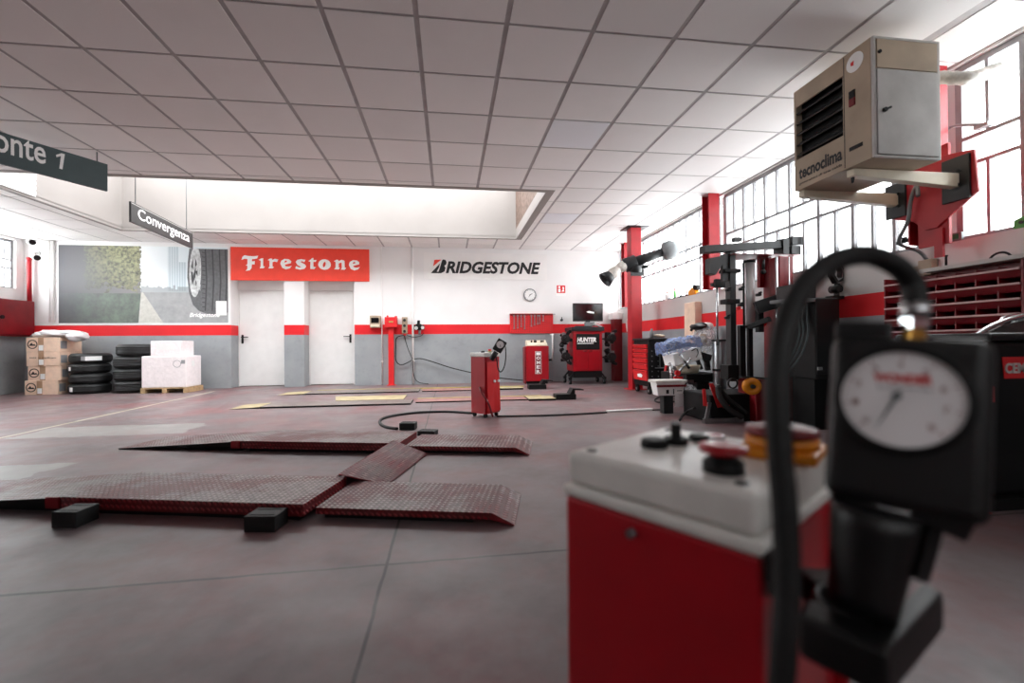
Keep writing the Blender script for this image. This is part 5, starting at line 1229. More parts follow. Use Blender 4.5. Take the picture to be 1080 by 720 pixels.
# round bundle wrapped in clear plastic
c = j(742.5, 357.5, 5.95)
t = thing('wrapped_bundle', 'round bundle wrapped in clear plastic with something yellow inside', 'bundle', (c.x, 5.95, c.z-.25))
mb = MB(); mb.ball(c, (.165, .15, .20), 24, noise=.05, seed=11); part(t, 'plastic_wrap', mb, m_clear)
mb = MB(); mb.ball(c+Vector((-.03,-.03,.0)), (.07,.08,.08), 16, noise=.14, seed=2); part(t, 'yellow_core', mb, m_beige)
mb = MB(); mb.ball(c+Vector((.04,.0,.02)), (.11,.1,.13), 16, noise=.1, seed=6); part(t, 'white_core', mb, m_letter)
mb = MB(); mb.ball(c+Vector((-.09,.0,.175)), (.12,.1,.05), 16, noise=.12, seed=9); mb.tube([c+Vector((-.2,0,.12)), c+Vector((-.14,0,.2)), c+Vector((0,0,.22)), c+Vector((.08,0,.15))], .02, 8); part(t, 'black_cap', mb, m_plastic)
mb = MB(); mb.ball(c+Vector((.09,.05,.19)), (.09,.08,.055), 14, noise=.08, seed=1); part(t, 'white_cap', mb, m_letter)
mb = MB(); b0 = j(743, 376, 5.95); mb.bar(b0+Vector((-.2,0,.06)), b0+Vector((.08,0,-.02)), .1, .09); mb.bar(b0+Vector((.03,0,.0)), b0+Vector((.05,.0,-.2)), .07, .05); mb.bar(b0+Vector((-.14,0,.03)), b0+Vector((-.05,0,-.18)), .05, .04); mb.bar(b0+Vector((-.04,-.02,-.02)), b0+Vector((.07,-.02,-.15)), .03, .03); part(t, 'black_frame', mb, m_plastic, bevel=.004)
# bucket tub
x0_, z1_, x1_, z0_ = wallrect(692.5, 401.5, 724, 417, 5.06)
t = thing('plastic_tub', 'white plastic tub with a red stripe, near the floor under the crate', 'tub', ((x0_+x1_)/2, 5.2, 0))
mb = MB(); 
def frus(mb, x0, x1, y0, y1, z0, z1, ins, mat=0):
    vs = [(x0+ins,y0+ins,z0),(x1-ins,y0+ins,z0),(x1-ins,y1-ins,z0),(x0+ins,y1-ins,z0),(x0,y0,z1),(x1,y0,z1),(x1,y1,z1),(x0,y1,z1)]
    mb.add(vs, [(0,3,2,1),(4,5,6,7),(0,1,5,4),(1,2,6,5),(2,3,7,6),(3,0,4,7)], mat)
frus(mb, x0_, x1_, 5.06, 5.26, z0_, z1_, .03); part(t, 'tub_body', mb, m_letter, bevel=.012)
mb = MB(); mb.box((x0_-.012, 5.05, z1_-.03), (x1_+.012, 5.27, z1_+.004)); part(t, 'rim', mb, m_lid, bevel=.006)
mb = MB(); hh = z1_-z0_; mb.box((x0_+.004, 5.056, z1_-.42*hh), (x1_-.004, 5.066, z1_-.28*hh)); part(t, 'red_stripe', mb, m_redd, label='dark red stripe')
mb = MB(); mb.box((x0_+.13, 5.066, z0_+.15*hh), (x0_+.16, 5.076, z0_+.4*hh)); mb.box((x0_+.22, 5.066, z0_+.1*hh), (x0_+.228, 5.076, z0_+.45*hh)); mb.box((x0_+.27, 5.066, z0_+.3*hh), (x0_+.33, 5.076, z0_+.34*hh)); part(t, 'printed_mark', mb, m_ink)
mb = MB(); mb.box((x0_+.12, 5.12, 0), (x1_-.14, 5.22, z0_-.001)); part(t, 'trestle', mb, m_dark)
x0p, z1p, x1p, z0p = wallrect(711.5, 415, 723.5, 428.5, 5.04)
mb = MB(); mb.tube([((x0p+x1p)/2, 5.13, z1p), ((x0p+x1p)/2+.004, 5.10, z1p-.04), ((x0p+x1p)/2, 5.11, z0p)], .012, 4, sub=1)
mb = MB(); gv2 = [(x0p+(x1p-x0p)*i/4, 5.03+.010*math.sin(2.2*i+3*k), z1p+(z0p-z1p)*k/5) for k in range(6) for i in range(5)]
gv3 = [(a_, b_+.003, c_) for a_, b_, c_ in gv2]
F1 = [(k*5+i, (k+1)*5+i, (k+1)*5+i+1, k*5+i+1) for k in range(5) for i in range(4)]
mb.add(gv2, F1, 0, True); mb.add(gv3, [f[::-1] for f in F1], 0, True); solo('plastic_sleeve', 'limp translucent white sleeve hanging from the plastic tub', 'sheet', mb, m_bag)
mb = MB(); mb.ball((j(729,411,5.3).x, 5.32, .17), (.09,.1,.17), 18, noise=.12, seed=21); solo('clear_bag', 'crumpled clear plastic bag on the floor between tub and stand', 'bag', mb, m_clear)
mb = MB(); mb.cyl(PZ(699, 402)*0+j(699.5, 403, 6.25), j(705, 372, 6.3), .018, n=10); a_ = j(699.5,403,6.25); mb.cyl((a_.x-.03, 6.23, 0), a_, .018, n=10); solo('red_pole', 'thin red pole leaning behind the white tub and crate', 'pole', mb, m_redlit)
# beige tube on the parapet
p = PX(727.5, 320, 3.93); p2 = PX(739.5, 345, 3.93); mb = MB(); mb.box((3.83, p2.y, .86), (3.945, p.y, p.z)); solo('cable_duct', 'upright beige cable duct fixed to the parapet behind the wrapped bundle', 'duct', mb, m_card, bevel=.006)
# things on the sill
def sill(px, X=4.0): return PX(px, 300, X).y
y = sill(735); t = thing('cutting_disc_guard', 'yellow and black tool lying on the window sill beside the red column', 'tool', (4.0, y, SILL))
mb = MB(); mb.wprism([(3.97, y-.02, SILL+.002), (3.97, y+.22, SILL+.002), (3.97, y+.2, SILL+.09), (3.97, y+.1, SILL+.13)], (.1,0,0)); part(t, 'yellow_shell', mb, m_amber, bevel=.006)
mb = MB(); mb.box((3.98, y-.02, SILL+.08), (4.06, y+.1, SILL+.16)); part(t, 'black_grip', mb, m_black, bevel=.01)
for px, r, h, m_, lab in ((703.5, .035, .15, m_letter, 'white bottle with red cap on the far window sill'), (711.5, .02, .17, m_green, 'slim green bottle on the far window sill next to the white bottle'), (715, .014, .18, m_red, 'slim red bottle on the far window sill')):
    y = sill(px); t = thing('bottle', lab, 'bottle', (4.0, y, SILL)); mb = MB(); mb.lathe([(0,0),(r,0),(r,h*.7),(r*.5,h*.85),(r*.5,h*.9),(0,h*.9)], (4.0, y, SILL+.001), n=16); part(t, 'bottle_body', mb, m_); mb = MB(); mb.cyl((4.0,y,SILL+h*.9+.002),(4.0,y,SILL+h+.01), r*.6, n=12); part(t, 'cap', mb, m_redlit)
for px in (720, 726):
    y = sill(px); mb = MB(); mb.bar((3.985, y-.06, SILL+.012), (3.985, y+.07, SILL+.012), .03, .02); mb.cyl((3.985, y+.05, SILL+.012), (3.985, y+.05, SILL+.04), .02, n=10); solo('scraper', 'dark hand tool lying on the sill %s' % ('nearer the yellow tool' if px == 726 else 'nearer the slim bottles'), 'tool', mb, m_dark)
# exit sign box on the sill, green block
y0_ = PX(1018, 245, 4.0).y; y1_ = PX(1001, 245, 4.0).y
t = thing('exit_light', 'grey emergency light box with green face lying on the window sill', 'emergency light', (4.0, (y0_+y1_)/2, SILL))
mb = MB(); mb.wprism([(3.965, y0_, SILL+.003), (3.965, y1_+.05, SILL+.003), (3.965, y1_, SILL+.07), (3.965, y0_, SILL+.07)], (.08,0,0)); part(t, 'housing', mb, m_grey, bevel=.004)
mb = MB(); mb.box((3.961, y0_+.02, SILL+.02), (3.9645, y1_-.015, SILL+.058)); part(t, 'green_face', mb, m_signal)
y0_ = PX(1085, 235, 4.0).y; y1_ = PX(1070.5, 235, 4.0).y
t = thing('green_box', 'bright green plastic case standing on the window sill near the frame edge', 'case', (4.0, (y0_+y1_)/2, SILL))
mb = MB(); mb.wprism([(3.98, y0_, SILL+.001), (3.98, y1_, SILL+.001), (3.98, y1_-.005, SILL+.07), (3.98, y1_-.05, SILL+.085), (3.98, y0_, SILL+.09)], (.08,0,0)); part(t, 'case_body', mb, m_green, bevel=.006)
mb = MB(); mb.cyl((3.979, y1_-.05, SILL+.045), (3.97, y1_-.05, SILL+.045), .012, n=12); part(t, 'clip', mb, m_dark)

# ================================================================ HEATER ON ITS BRACKET
HX0, HX1, HY0, HY1, HZ0, HZ1 = 2.79, 3.30, 2.56, 3.235, 2.083, 2.885
t = thing('unit_heater', 'large beige gas heater cabinet with black louvres hung high by the windows', 'heater', (3.05, 2.9, HZ0))
gy1, gy0 = PX(839.5, 140, HX0).y, PX(889, 110, HX0).y; gz1 = PX(889, 80, HX0).z; gz0 = PX(889, 143, HX0).z
ys = PX(890.5, 120, HX0).y
mb = MB(); T2 = .012
mb.box((HX0, HY0+.02, HZ0), (HX0+T2, gy0, HZ1)); mb.box((HX0, gy1, HZ0), (HX0+T2, HY1, HZ1)); mb.box((HX0, gy0, HZ0), (HX0+T2, gy1, gz0)); mb.box((HX0, gy0, gz1), (HX0+T2, gy1, HZ1))
mb.box((HX0+T2, HY0+.02, HZ1-T2), (HX1, HY1, HZ1)); mb.box((HX0+T2, HY1-T2, HZ0+T2), (HX1, HY1, HZ1-T2)); mb.box((HX1-T2, HY0+.02, HZ0+T2), (HX1, HY1-T2, HZ1-T2)); mb.box((HX0+T2, HY0+.02, HZ0), (HX1, HY1, HZ0+T2))
mb.box((HX0-.001, ys-.003, HZ0+.01), (HX0, ys+.003, HZ1-.01), 1)
part(t, 'casing', mb, [m_beige, m_dark])
mb = MB(); mb.box((HX0, HY0, HZ0), (HX1, HY0+.018, HZ0+.016)); mb.box((HX0, HY0, HZ1-.016), (HX1, HY0+.018, HZ1)); mb.box((HX0, HY0, HZ0+.016), (HX0+.02, HY0+.018, HZ1-.016)); mb.box((HX1-.02, HY0, HZ0+.016), (HX1, HY0+.018, HZ1-.016)); mb.box((HX0+.03, HY0+.008, HZ0+.02), (HX1-.03, HY0+.019, HZ1-.02)); part(t, 'front_frame', mb, m_greydoor, bevel=.003)
zs = PY(955, 74, HY0).z
mb = MB(); mb.box((HX0+.024, HY0-.004, zs+.004), (HX1-.024, HY0+.008, HZ1-.02)); p = part(t, 'upper_panel', mb, m_beige, bevel=.003)
mb = MB(); c = PY(926.5, 55, HY0); mb.cyl((c.x, HY0-.004, c.z), (c.x, HY0-.014, c.z), .012, n=10); part(p, 'screw_knob', mb, m_black)
mb = MB(); mb.box((HX0+.024, HY0-.006, HZ0+.02), (HX1-.024, HY0+.008, zs-.004)); p = part(t, 'door', mb, m_greydoor, bevel=.004)
mb = MB(); c = PY(931.5, 116.5, HY0); mb.cyl((c.x, HY0-.006, c.z), (c.x, HY0-.022, c.z), .014, n=12); mb.bar((c.x-.025, HY0-.026, c.z-.012), (c.x+.03, HY0-.026, c.z+.012), .012, .012); part(p, 'latch', mb, m_black)
mb = MB(); mb.box((HX0+.06, gy0-.04, gz0-.04), (HX0+.07, gy1+.03, gz1+.04)); part(t, 'grille_back', mb, m_black)
nl = 5
for k in range(nl):
    z = gz0+(gz1-gz0)*(k+.55)/nl
    mb = MB(); mb.obox((HX0+.028, (gy0+gy1)/2, z), (.055, gy1-gy0-.004, .012), Matrix.Rotation(math.radians(-38), 3, 'Y')); part(t, 'louvre', mb, m_dark)
c = PX(901.5, 65.5, HX0); mb = MB(); mb.cyl((HX0, c.y, c.z), (HX0-.002, c.y, c.z), .064, n=28); p = part(t, 'round_sticker', mb, m_letter, label='round white sticker')
mb = MB(); mb.wprism([(HX0-.003, c.y+.03, c.z+.01), (HX0-.003, c.y+.005, c.z+.015), (HX0-.003, c.y+.008, c.z-.018), (HX0-.003, c.y+.028, c.z-.012)], (.0008,0,0)); part(p, 'red_mark', mb, m_redlit)
a = PX(896, 97.5, HX0); b = PX(902, 110, HX0); mb = MB(); mb.box((HX0-.008, b.y, (a.z+b.z)/2), (HX0, a.y, a.z), 0); mb.box((HX0-.008, b.y, b.z), (HX0, a.y, (a.z+b.z)/2-.001), 1); part(t, 'switch', mb, [m_black, m_redd])
a = PX(896, 157, HX0); b = PX(910, 154, HX0); mb = MB(); mb.box((HX0-.003, b.y, a.z-.02), (HX0, a.y, a.z+.006)); part(t, 'slot', mb, m_black)
a = PX(843, 190.5, HX0); b = PX(888.3, 168, HX0); mb = MB(); hh = .098; mb.text('tecnoclima', (HX0-.001, a.y, HZ0+.078), (0,-1,0), UZ, a.y-b.y, hh, .001, offset=.03); 
mb.text('generatori di aria calda', (HX0-.001, a.y, HZ0+.03), (0,-1,0), UZ, a.y-b.y, .025, .001)
part(t, 'lettering', mb, m_ink, label='black lower case lettering')
F0 = PY(992, 81, HY0+.25); F0 = Vector((HX1, 2.72, PY(993, 82, 2.72).z)); F2 = PX(1056, 72.5, 4.0)
mb = MB(); 
pts = spline([F0, F0+Vector((.16,0,0)), PX(1020, 82.5, 3.62), PX(1035, 79, 3.8), F2+Vector((-.02,0,0))], 9); N_ = len(pts)
mb.tube(pts, lambda u: .043+.0035*math.sin(u*150), 16, sub=1); part(t, 'flue_hose', mb, m_flue, label='ribbed metal flue hose')
# bracket
PXX = 3.70
def onp(px, py): return PX(px, py, PXX)
t = thing('heater_bracket', 'red steel plate with two cream arms carrying the heater, bolted to the column', 'bracket', (PXX, 2.95, 1.7))
poly = [onp(975,168), onp(1027,157), onp(1031.5,201), onp(1005,224), onp(988,240), onp(975.5,243), onp(963,234), onp(936,231), onp(934,205)]
poly = [Vector((PXX, v.y, v.z)) for v in poly]; mb = MB(); mb.wprism(poly, (.02,0,0)); part(t, 'gusset_plate', mb, m_redcol, bevel=.003)
mb = MB(); mb.box((PXX+.021, 2.84, 1.6), (PXX+.045, 3.06, 2.35)); mb.box((PXX-.0, 2.87, 1.5), (PXX+.02, 2.93, 1.72)); part(t, 'column_plate', mb, m_redcol)
for (l, r_, tp, bt) in ((995,1025,168,212), (935.5,957,196,230)):
    a = onp(l, tp); b = onp(r_, bt); zt3, zb3 = onp((l+r_)/2, tp-2).z, onp((l+r_)/2, bt).z
    mb = MB(); mb.box((PXX-.02, b.y, zb3), (PXX-.001, a.y, zt3)); p = part(t, 'mount_plate', mb, m_dark, bevel=.003)
    yc = (a.y+b.y)/2; mb = MB()
    for dz in (.05, -.05): mb.cyl((PXX-.02, yc-.03, (zt3+zb3)/2+dz), (PXX-.035, yc-.03, (zt3+zb3)/2+dz), .012, n=8)
    part(p, 'bolt', mb, m_black)
    mb = MB(); za = HZ0-.003; mb.wprism([(PXX-.021, yc-.03, za), (HX0+.03, yc-.03, za), (HX0+.03, yc-.03, za-.05), (PXX-.021, yc-.03, za-.1)], (0,.06,0)); part(t, 'support_arm', mb, m_cream, bevel=.004)
mb = MB(); mb.wprism([(HX0+.035, 2.75, HZ0-.06), (HX0+.05, 2.75, HZ0-.06), (HX0+.04, 2.75, HZ0-.1)], (0,.02,0)); part(t, 'drip_hook', mb, m_black)
bx = PX(976.5, 281.5, 3.9); t = thing('socket_box', 'beige socket box on the parapet at the end of the heater conduit', 'socket', (3.93, bx.y, bx.z-.08))
mb = MB(); mb.box((3.88, bx.y-.055, bx.z-.07), (3.949, bx.y+.05, bx.z+.06)); mb.box((3.89, bx.y+.051, bx.z-.02), (3.94, bx.y+.11, bx.z+.02)); part(t, 'housing', mb, m_beige, bevel=.008)
mb = MB(); mb.tube([(3.91, bx.y, bx.z+.061), Vector((3.87, bx.y+.03, 1.61)), Vector((3.71, bx.y+.05, 1.68)), PX(957.5,233,3.66), PX(960.5,212,3.64), PX(966.5,196,3.62), (3.6, PX(968,192,3.6).y, HZ0-.1)], .014, 8, sub=6); solo('conduit', 'grey flexible conduit from the heater bracket down to the beige socket box', 'conduit', mb, m_grey)
mb = MB(); a = PX(954, 255, 3.96); mb.bar(a+Vector((0,.06,0)), a+Vector((0,-.06,.01)), .03, .03); mb.cyl(a, a+Vector((0,0,.04)), .02, n=8); solo('window_catch', 'small black catch on the sill under the heater bracket', 'catch', mb, m_black)
mb = MB(); a = PX(1003, 134, 3.97); b = PX(1040, 131, 3.97); mb.tube([PX(991,141,3.9), a, PX(1014,132,3.93), b], .011, 8, sub=4); mb.box((3.94, b.y-.03, b.z-.02), (3.985, b.y+.06, b.z+.01)); solo('window_stay', 'steel window stay arm behind the heater below the flue hose', 'window stay', mb, m_frame)

# ================================================================ RED BIN RACK ON THE PARAPET
RXF = 3.74; ya, yb = PX(1075.5, 290, RXF).y, 3.36; zr1, zr2 = PX(1075,282.5,RXF).z, PX(1075,298.5,RXF).z; dz = zr1-zr2; rz0 = zr1-.053-4*dz; rz1 = rz0+5*dz-.01
t = thing('bin_rack', 'dark red wall rack of small parts bins with pale label rails', 'rack', (3.85, (ya+yb)/2, rz0))
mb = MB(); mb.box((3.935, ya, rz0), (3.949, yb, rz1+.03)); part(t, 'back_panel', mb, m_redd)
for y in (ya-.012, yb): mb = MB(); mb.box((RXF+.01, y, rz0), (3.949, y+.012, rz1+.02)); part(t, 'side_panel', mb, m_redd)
nr = 5; nc = 7
for r in range(nr):
    z = rz0+r*dz
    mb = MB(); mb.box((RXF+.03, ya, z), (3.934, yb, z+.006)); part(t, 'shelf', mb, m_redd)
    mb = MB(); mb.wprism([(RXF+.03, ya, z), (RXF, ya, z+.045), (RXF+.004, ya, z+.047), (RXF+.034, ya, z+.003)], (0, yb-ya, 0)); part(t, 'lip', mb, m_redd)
    mb = MB(); mb.box((RXF-.006, ya, z+.047), (RXF+.006, yb, z+.06)); part(t, 'label_rail', mb, m_rail)
for c_ in range(1, nc):
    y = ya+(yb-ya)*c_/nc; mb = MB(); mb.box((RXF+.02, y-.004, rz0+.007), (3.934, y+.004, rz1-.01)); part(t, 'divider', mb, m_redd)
mb = MB(); mb.box((RXF+.02, ya-.1, rz1+.031), (3.949, bx.y-.06, rz1+.04)); mb.box((RXF+.02, ya-.1, rz1+.04), (RXF+.028, bx.y-.06, rz1+.06)); solo('angle_rail', 'pale steel angle shelf running along the top of the red bin rack', 'shelf', mb, m_greydoor)
a = PX(998, 285, 3.85); mb = MB(); mb.cyl((3.85, a.y, rz1+.041), (3.85, a.y, PX(998, 270, 3.85).z), .008, n=8); mb.cyl((3.85, a.y, PX(998,270.5,3.85).z), (3.85, a.y, PX(998,269,3.85).z), .012, n=8); solo('bolt_rod', 'thin black rod standing upright on the rail over the bin rack', 'rod', mb, m_black)
a = PX(1055, 275, 3.86); mb = MB(); mb.tube([(3.86, a.y+.065*math.cos(k*PI/8), rz1+.045+.06*math.sin(k*PI/8)) for k in range(9)], .008, 8, sub=2); solo('hose_clip', 'black half ring clip standing on the rail over the bin rack', 'clip', mb, m_black)

# ================================================================ WHEEL BALANCER
t = thing('wheel_balancer', 'black wheel balancer with a red badge reaching out of the frame edge', 'wheel balancer', (3.2, 1.75, 0))
BX0, BX1, BY0, BY1, BZ = 2.72, 3.72, 1.9, 2.38, .905
mb = MB(); mb.box((BX0+.03, BY0+.03, .06), (BX1, BY1, BZ-.04)); part(t, 'housing', mb, m_black, bevel=.03, seg=3)
mb = MB(); mb.box((BX0-.01, BY0-.01, BZ-.039), (BX1+.02, BY1, BZ)); part(t, 'weight_tray', mb, m_plastic, bevel=.015)
mb = MB(); mb.box((BX0, BY0, 0), (BX1, BY1, .059)); part(t, 'base_frame', mb, m_black)
YB_ = BY0+.029; a = PY(1056.5, 376.5, YB_); b = PY(1058, 399, YB_)
lw = .28; mb = MB(); mb.prism([(a.x, a.z), (b.x+.004, b.z), (b.x+lw, b.z), (b.x+lw, a.z)], (0, YB_-.003, 0), UX, UZ, .003); p = part(t, 'badge', mb, m_redlit, label='red badge')
mb = MB(); z0_ = PY(1070, 393.5, YB_).z; z1_ = PY(1070, 382.5, YB_).z; mb.text('CEMB', (PY(1058.8,390,YB_).x, YB_-.003, z0_), UX, UZ, .165, z1_-z0_, .004, offset=.035); part(p, 'lettering', mb, m_greydoor, label='silver capital letters')
mb = MB(); g = []
mb.tube([PY(1025,357,BY0+.1), PY(1040,347,BY0+.12), PY(1058,339,BY0+.15), PY(1085,331,BY0+.2)], .014, 8, sub=6); mb.tube([PY(1052,341,BY0+.15), PY(1060,334,BY0+.2), PY(1078,330.5,BY0+.25), PY(1090,328,BY0+.3)], .007, 8, sub=5)
mb.tube([PY(1025,357,BY0+.1), PY(1050,355.5,BY0+.1), PY(1090,354.5,BY0+.1)], .008, 8, sub=4); mb.bar(PY(1070,338,BY0+.2), PY(1090,333,BY0+.22), .03, .03); part(t, 'wheel_guard_frame', mb, m_chrome)
mb = MB(); mb.wprism([PY(1040,351,BY0+.13), PY(1058,342.5,BY0+.16), PY(1090,336,BY0+.2), PY(1090,353,BY0+.13)], (0,.01,0)); part(t, 'guard_shell', mb, m_plastic)
mb = MB(); mb.cyl((BX0+.35, BY0+.02, .5), (BX0+.35, BY0-.12, .5), .03, n=16); mb.cyl((BX0+.35, BY0+.029, .5), (BX0+.35, BY0-.02, .5), .07, n=20); part(t, 'shaft', mb, m_steel)
mb = MB(); mb.box((BX0+.05, BY0+.02, .55), (BX0+.055, BY0+.029, .63)); part(t, 'red_light_strip', mb, m_redlit)
for k, (x, y, z) in enumerate(((BX0-.05, BY0+.12, .25), )):
    mb = MB(); mb.lathe([(.05,0),(.14,.0),(.16,.04),(.14,.1),(.05,.1)], (BX0-.001, BY0+.2, .3), (-1,0,0), 24); part(t, 'side_flange', mb, m_black)

# ================================================================ CONSOLE AND GAUGE CLOSE TO THE CAMERA
P1, P2, P3 = PZ(592.5, 511.7, .637), PZ(805, 578, .637), PZ(899, 516, .637)
ea = (P3-P2); wa = ea.length; ea.normalize(); eb = Vector((-ea.y, ea.x, 0)); wb = (P1-P2).dot(eb)
eb = (P1-P2); wb = eb.length; eb.normalize(); ea = Vector((eb.y, -eb.x, 0)); wa = (P3-P2).dot(ea); rz = math.atan2(ea.y, ea.x); xf = Matrix.Translation((P2.x, P2.y, 0)) @ Matrix.Rotation(rz, 4, 'Z')
t = thing('lift_console', 'big red lift console with grey lid, knobs and red stop buttons in the near corner', 'control console', (P2.x, P2.y, 0), rz)
mb = MB(xf); mb.box((.004, .004, .05), (wa-.004, wb-.004, .622)); part(t, 'housing', mb, m_red, bevel=.006)
mb = MB(xf); mb.box((wa-.004, -.012, .05), (wa+.012, wb*.55, .628)); part(t, 'side_flange', mb, m_red, bevel=.004)
mb = MB(xf); mb.box((0, 0, .6225), (wa, wb, .641)); part(t, 'lid_lip', mb, m_lid, bevel=.007, seg=3)
mb = MB(xf); mb.box((.006, .006, .6415), (wa-.006, wb-.006, .694)); part(t, 'lid', mb, m_lid, bevel=.011, seg=3)
for x, y in ((.035,.035),(.035,wb-.035),(wa-.035,wb-.035),(wa-.035,.035)):
    mb = MB(xf); mb.cyl((x, y, .6935), (x, y, .6955), .0085, n=14); part(t, 'lid_screw', mb, m_black)
inv = xf.inverted(); LZ = .694
def lp(px, py, z=LZ): v = inv @ PZ(px, py, z); return v
c = PZ(667, 560, .6); c = inv @ PX(667, 560, 1) if False else None
# bolt on the long face (local x = 0 plane)
def on_face(px, py):
    r = ray(px, py); n = (xf.to_3x3() @ Vector((-1,0,0))); p0 = xf @ Vector((.004, 0, 0)); tt = (p0-EYE).dot(n)/r.dot(n); return inv @ (EYE+r*tt)
c = on_face(668, 561); mb = MB(xf); mb.cyl((.004, c.y, c.z), (-.006, c.y, c.z), .0062, n=16); part(t, 'screw', mb, m_steel)
def knob(px, py, r, h, mats, name, lab=None, cap=None):
    c = lp(px, py); mb = MB(xf); mb.cyl((c.x, c.y, LZ), (c.x, c.y, LZ+h), r, r*.92, n=24); o = part(t, name, mb, mats, bevel=.002, label=lab); return c
knob(690, 471, .0225, .014, m_black, 'rotary_knob'); mb = MB(xf); c = lp(713, 468); mb.cyl((c.x, c.y, LZ), (c.x, c.y, LZ+.012), .02, n=22); mb.obox((c.x, c.y, LZ+.024), (.036, .016, .026), Matrix.Rotation(.5, 3, 'Z')); part(t, 'selector_knob', mb, m_black, bevel=.002)
knob(737, 464, .018, .010, m_black, 'rotary_knob')
c = lp(763, 497); mb = MB(xf); mb.cyl((c.x, c.y, LZ), (c.x, c.y, LZ+.014), .0265, n=26); mb.cyl((c.x, c.y, LZ+.014), (c.x, c.y, LZ+.021), .025, .018, n=24); part(t, 'button_base', mb, m_black)
mb = MB(xf); mb.lathe([(.014,0),(.016,.004),(.030,.006),(.032,.010),(.030,.014),(.018,.0165),(0,.017)], (c.x, c.y, LZ+.0215), (0,0,1), 30); part(t, 'mushroom_button', mb, m_red, label='red mushroom button')
c = lp(824, 480); RR = .052; mb = MB(xf); mb.obox((c.x, c.y, LZ+.0085), (RR*2.05, RR*2.05, .016), Matrix.Rotation(.1, 3, 'Z')); part(t, 'stop_button_base', mb, m_amber, bevel=.005, label='amber square base')
mb = MB(xf); mb.cyl((c.x, c.y, LZ+.0168), (c.x, c.y, LZ+.031), RR*.98, RR*.95, n=32); part(t, 'stop_button_collar', mb, m_amber, label='amber round collar')
mb = MB(xf); mb.lathe([(RR*.85, 0), (RR*.97, .004), (RR*.95, .011), (RR*.7, .015), (0, .0165)], (c.x, c.y, LZ+.0312), (0,0,1), 34); part(t, 'stop_button', mb, m_redd, label='dark red stop button')
c2 = lp(752, 462); mb = MB(xf); mb.cyl((c2.x, c2.y, LZ), (c2.x, c2.y, LZ+.006), .02, n=24); part(t, 'highlight_disc', mb, m_chrome)  # chromed disc put in for a bright reflection on the lid
mb = MB(xf); mb.box((-.0005, -.02, .6), (.02, -.0005, .632)); mb.cyl((.01, -.012, .62), (.01, -.012, .585), .012, n=14); part(t, 'cable_gland', mb, m_black, bevel=.002)
for x, y in ((.03,.03),(wa-.03,.03),(.03,wb-.03),(wa-.03,wb-.03)):
    mb = MB(xf); mb.cyl((x-.012,y,.026),(x+.012,y,.026),.026,n=16); mb.box((x-.016,y-.016,.034),(x+.016,y+.016,.051)); part(t, 'castor', mb, m_black)
# hand gauge
DG = .45
Gc = PD(953, 446, DG); view = (Gc-EYE).normalized()
nn = -view; upv = (UZ - nn*UZ.dot(nn)).normalized(); sx = upv.cross(nn).normalized()
roll = math.radians(-2.5); sx2 = sx*math.cos(roll)+upv*math.sin(roll); up2 = -sx*math.sin(roll)+upv*math.cos(roll); Rg = Matrix((sx2, up2, nn)).transposed()
g = thing('inflation_gauge', 'large black hand gauge with round white dial held in front of the camera', 'gauge', (Gc.x, Gc.y, PD(920, 660, DG).z))
mb = MB(); mb.obox(Gc-nn*.028, (.128, .178, .056), Rg); part(g, 'gauge_body', mb, m_plastic, bevel=.014, seg=3)
Dc = PD(950, 421, DG)+nn*.002; q0 = Dc
mb = MB(); mb.lathe([(.0485,-.003),(.054,-.003),(.055,.004),(.051,.007),(.0485,.005),(.0485,-.003)], q0, nn, 44); part(g, 'dial_rim', mb, m_black)
mb = MB(); mb.cyl(q0-nn*.003, q0+nn*.0015, .0482, n=44); dl = part(g, 'dial', mb, m_dial)
mb = MB(); yq = q0+nn*.0017
for k in range(41):
    aa = math.radians(225-270*k/40); d = sx2*math.cos(aa)+up2*math.sin(aa); L0 = .0405 if k % 5 == 0 else .0435
    mb.bar(yq+d*L0, yq+d*.0465, .0006 if k % 5 else .0011, .0003, up=nn)
for k in range(9):
    aa = math.radians(225-270*k/8); d = sx2*math.cos(aa)+up2*math.sin(aa); o = yq+d*.035-sx2*.004-up2*.003; mb.text(str(k), o, sx2, up2, .005, .006, .0003)
part(dl, 'scale', mb, m_pinkplate)
mb = MB(); mb.text('WONDER', yq-sx2*.022+up2*.016, sx2, up2, .045, .0095, .0003, offset=.05); part(dl, 'red_wordmark', mb, m_redlit, label='red wordmark')
mb = MB(); mb.text('pressione bar', yq-sx2*.018+up2*.009, sx2, up2, .042, .004, .0003); part(dl, 'small_print', mb, m_ink)
mb = MB(); hub = yq+nn*.001-sx2*.003+up2*.003; tip = hub-sx2*.016-up2*.037; mb.wprism([hub+sx2*.0022, tip, hub-sx2*.0022-up2*.0, hub-(tip-hub).normalized()*.008], nn*.0008); mb.cyl(hub, hub+nn*.0025, .0042, n=16); part(dl, 'needle', mb, m_grey, label='grey needle')
Ht = PD(922, 540, DG)-nn*.03; Hb = PD(907, 650, DG)-nn*.03
mb = MB(); mb.tube([Ht, Ht*.5+Hb*.5, Hb], lambda u: .040-.010*u, 20, sub=3); part(g, 'handle', mb, m_plastic)
mb = MB(); mb.bar(Ht+up2*.012+sx2*.03, Ht+up2*.0+sx2*.07, .03, .02); mb.bar(Ht+sx2*.045, Ht+sx2*.035-up2*.06, .012, .012); part(g, 'trigger', mb, m_plastic)
mb = MB(); w0 = Gc+up2*.09-sx2*.045-nn*.03; mb.obox(w0+up2*.006+sx2*.008, (.05, .022, .04), Rg); part(g, 'valve_block', mb, m_plastic, bevel=.004)
f0 = PD(964, 358, DG)-nn*.028; f1 = PD(966, 322, DG)-nn*.028
ax_ = (f1-f0).normalized(); Lf = (f1-f0).length
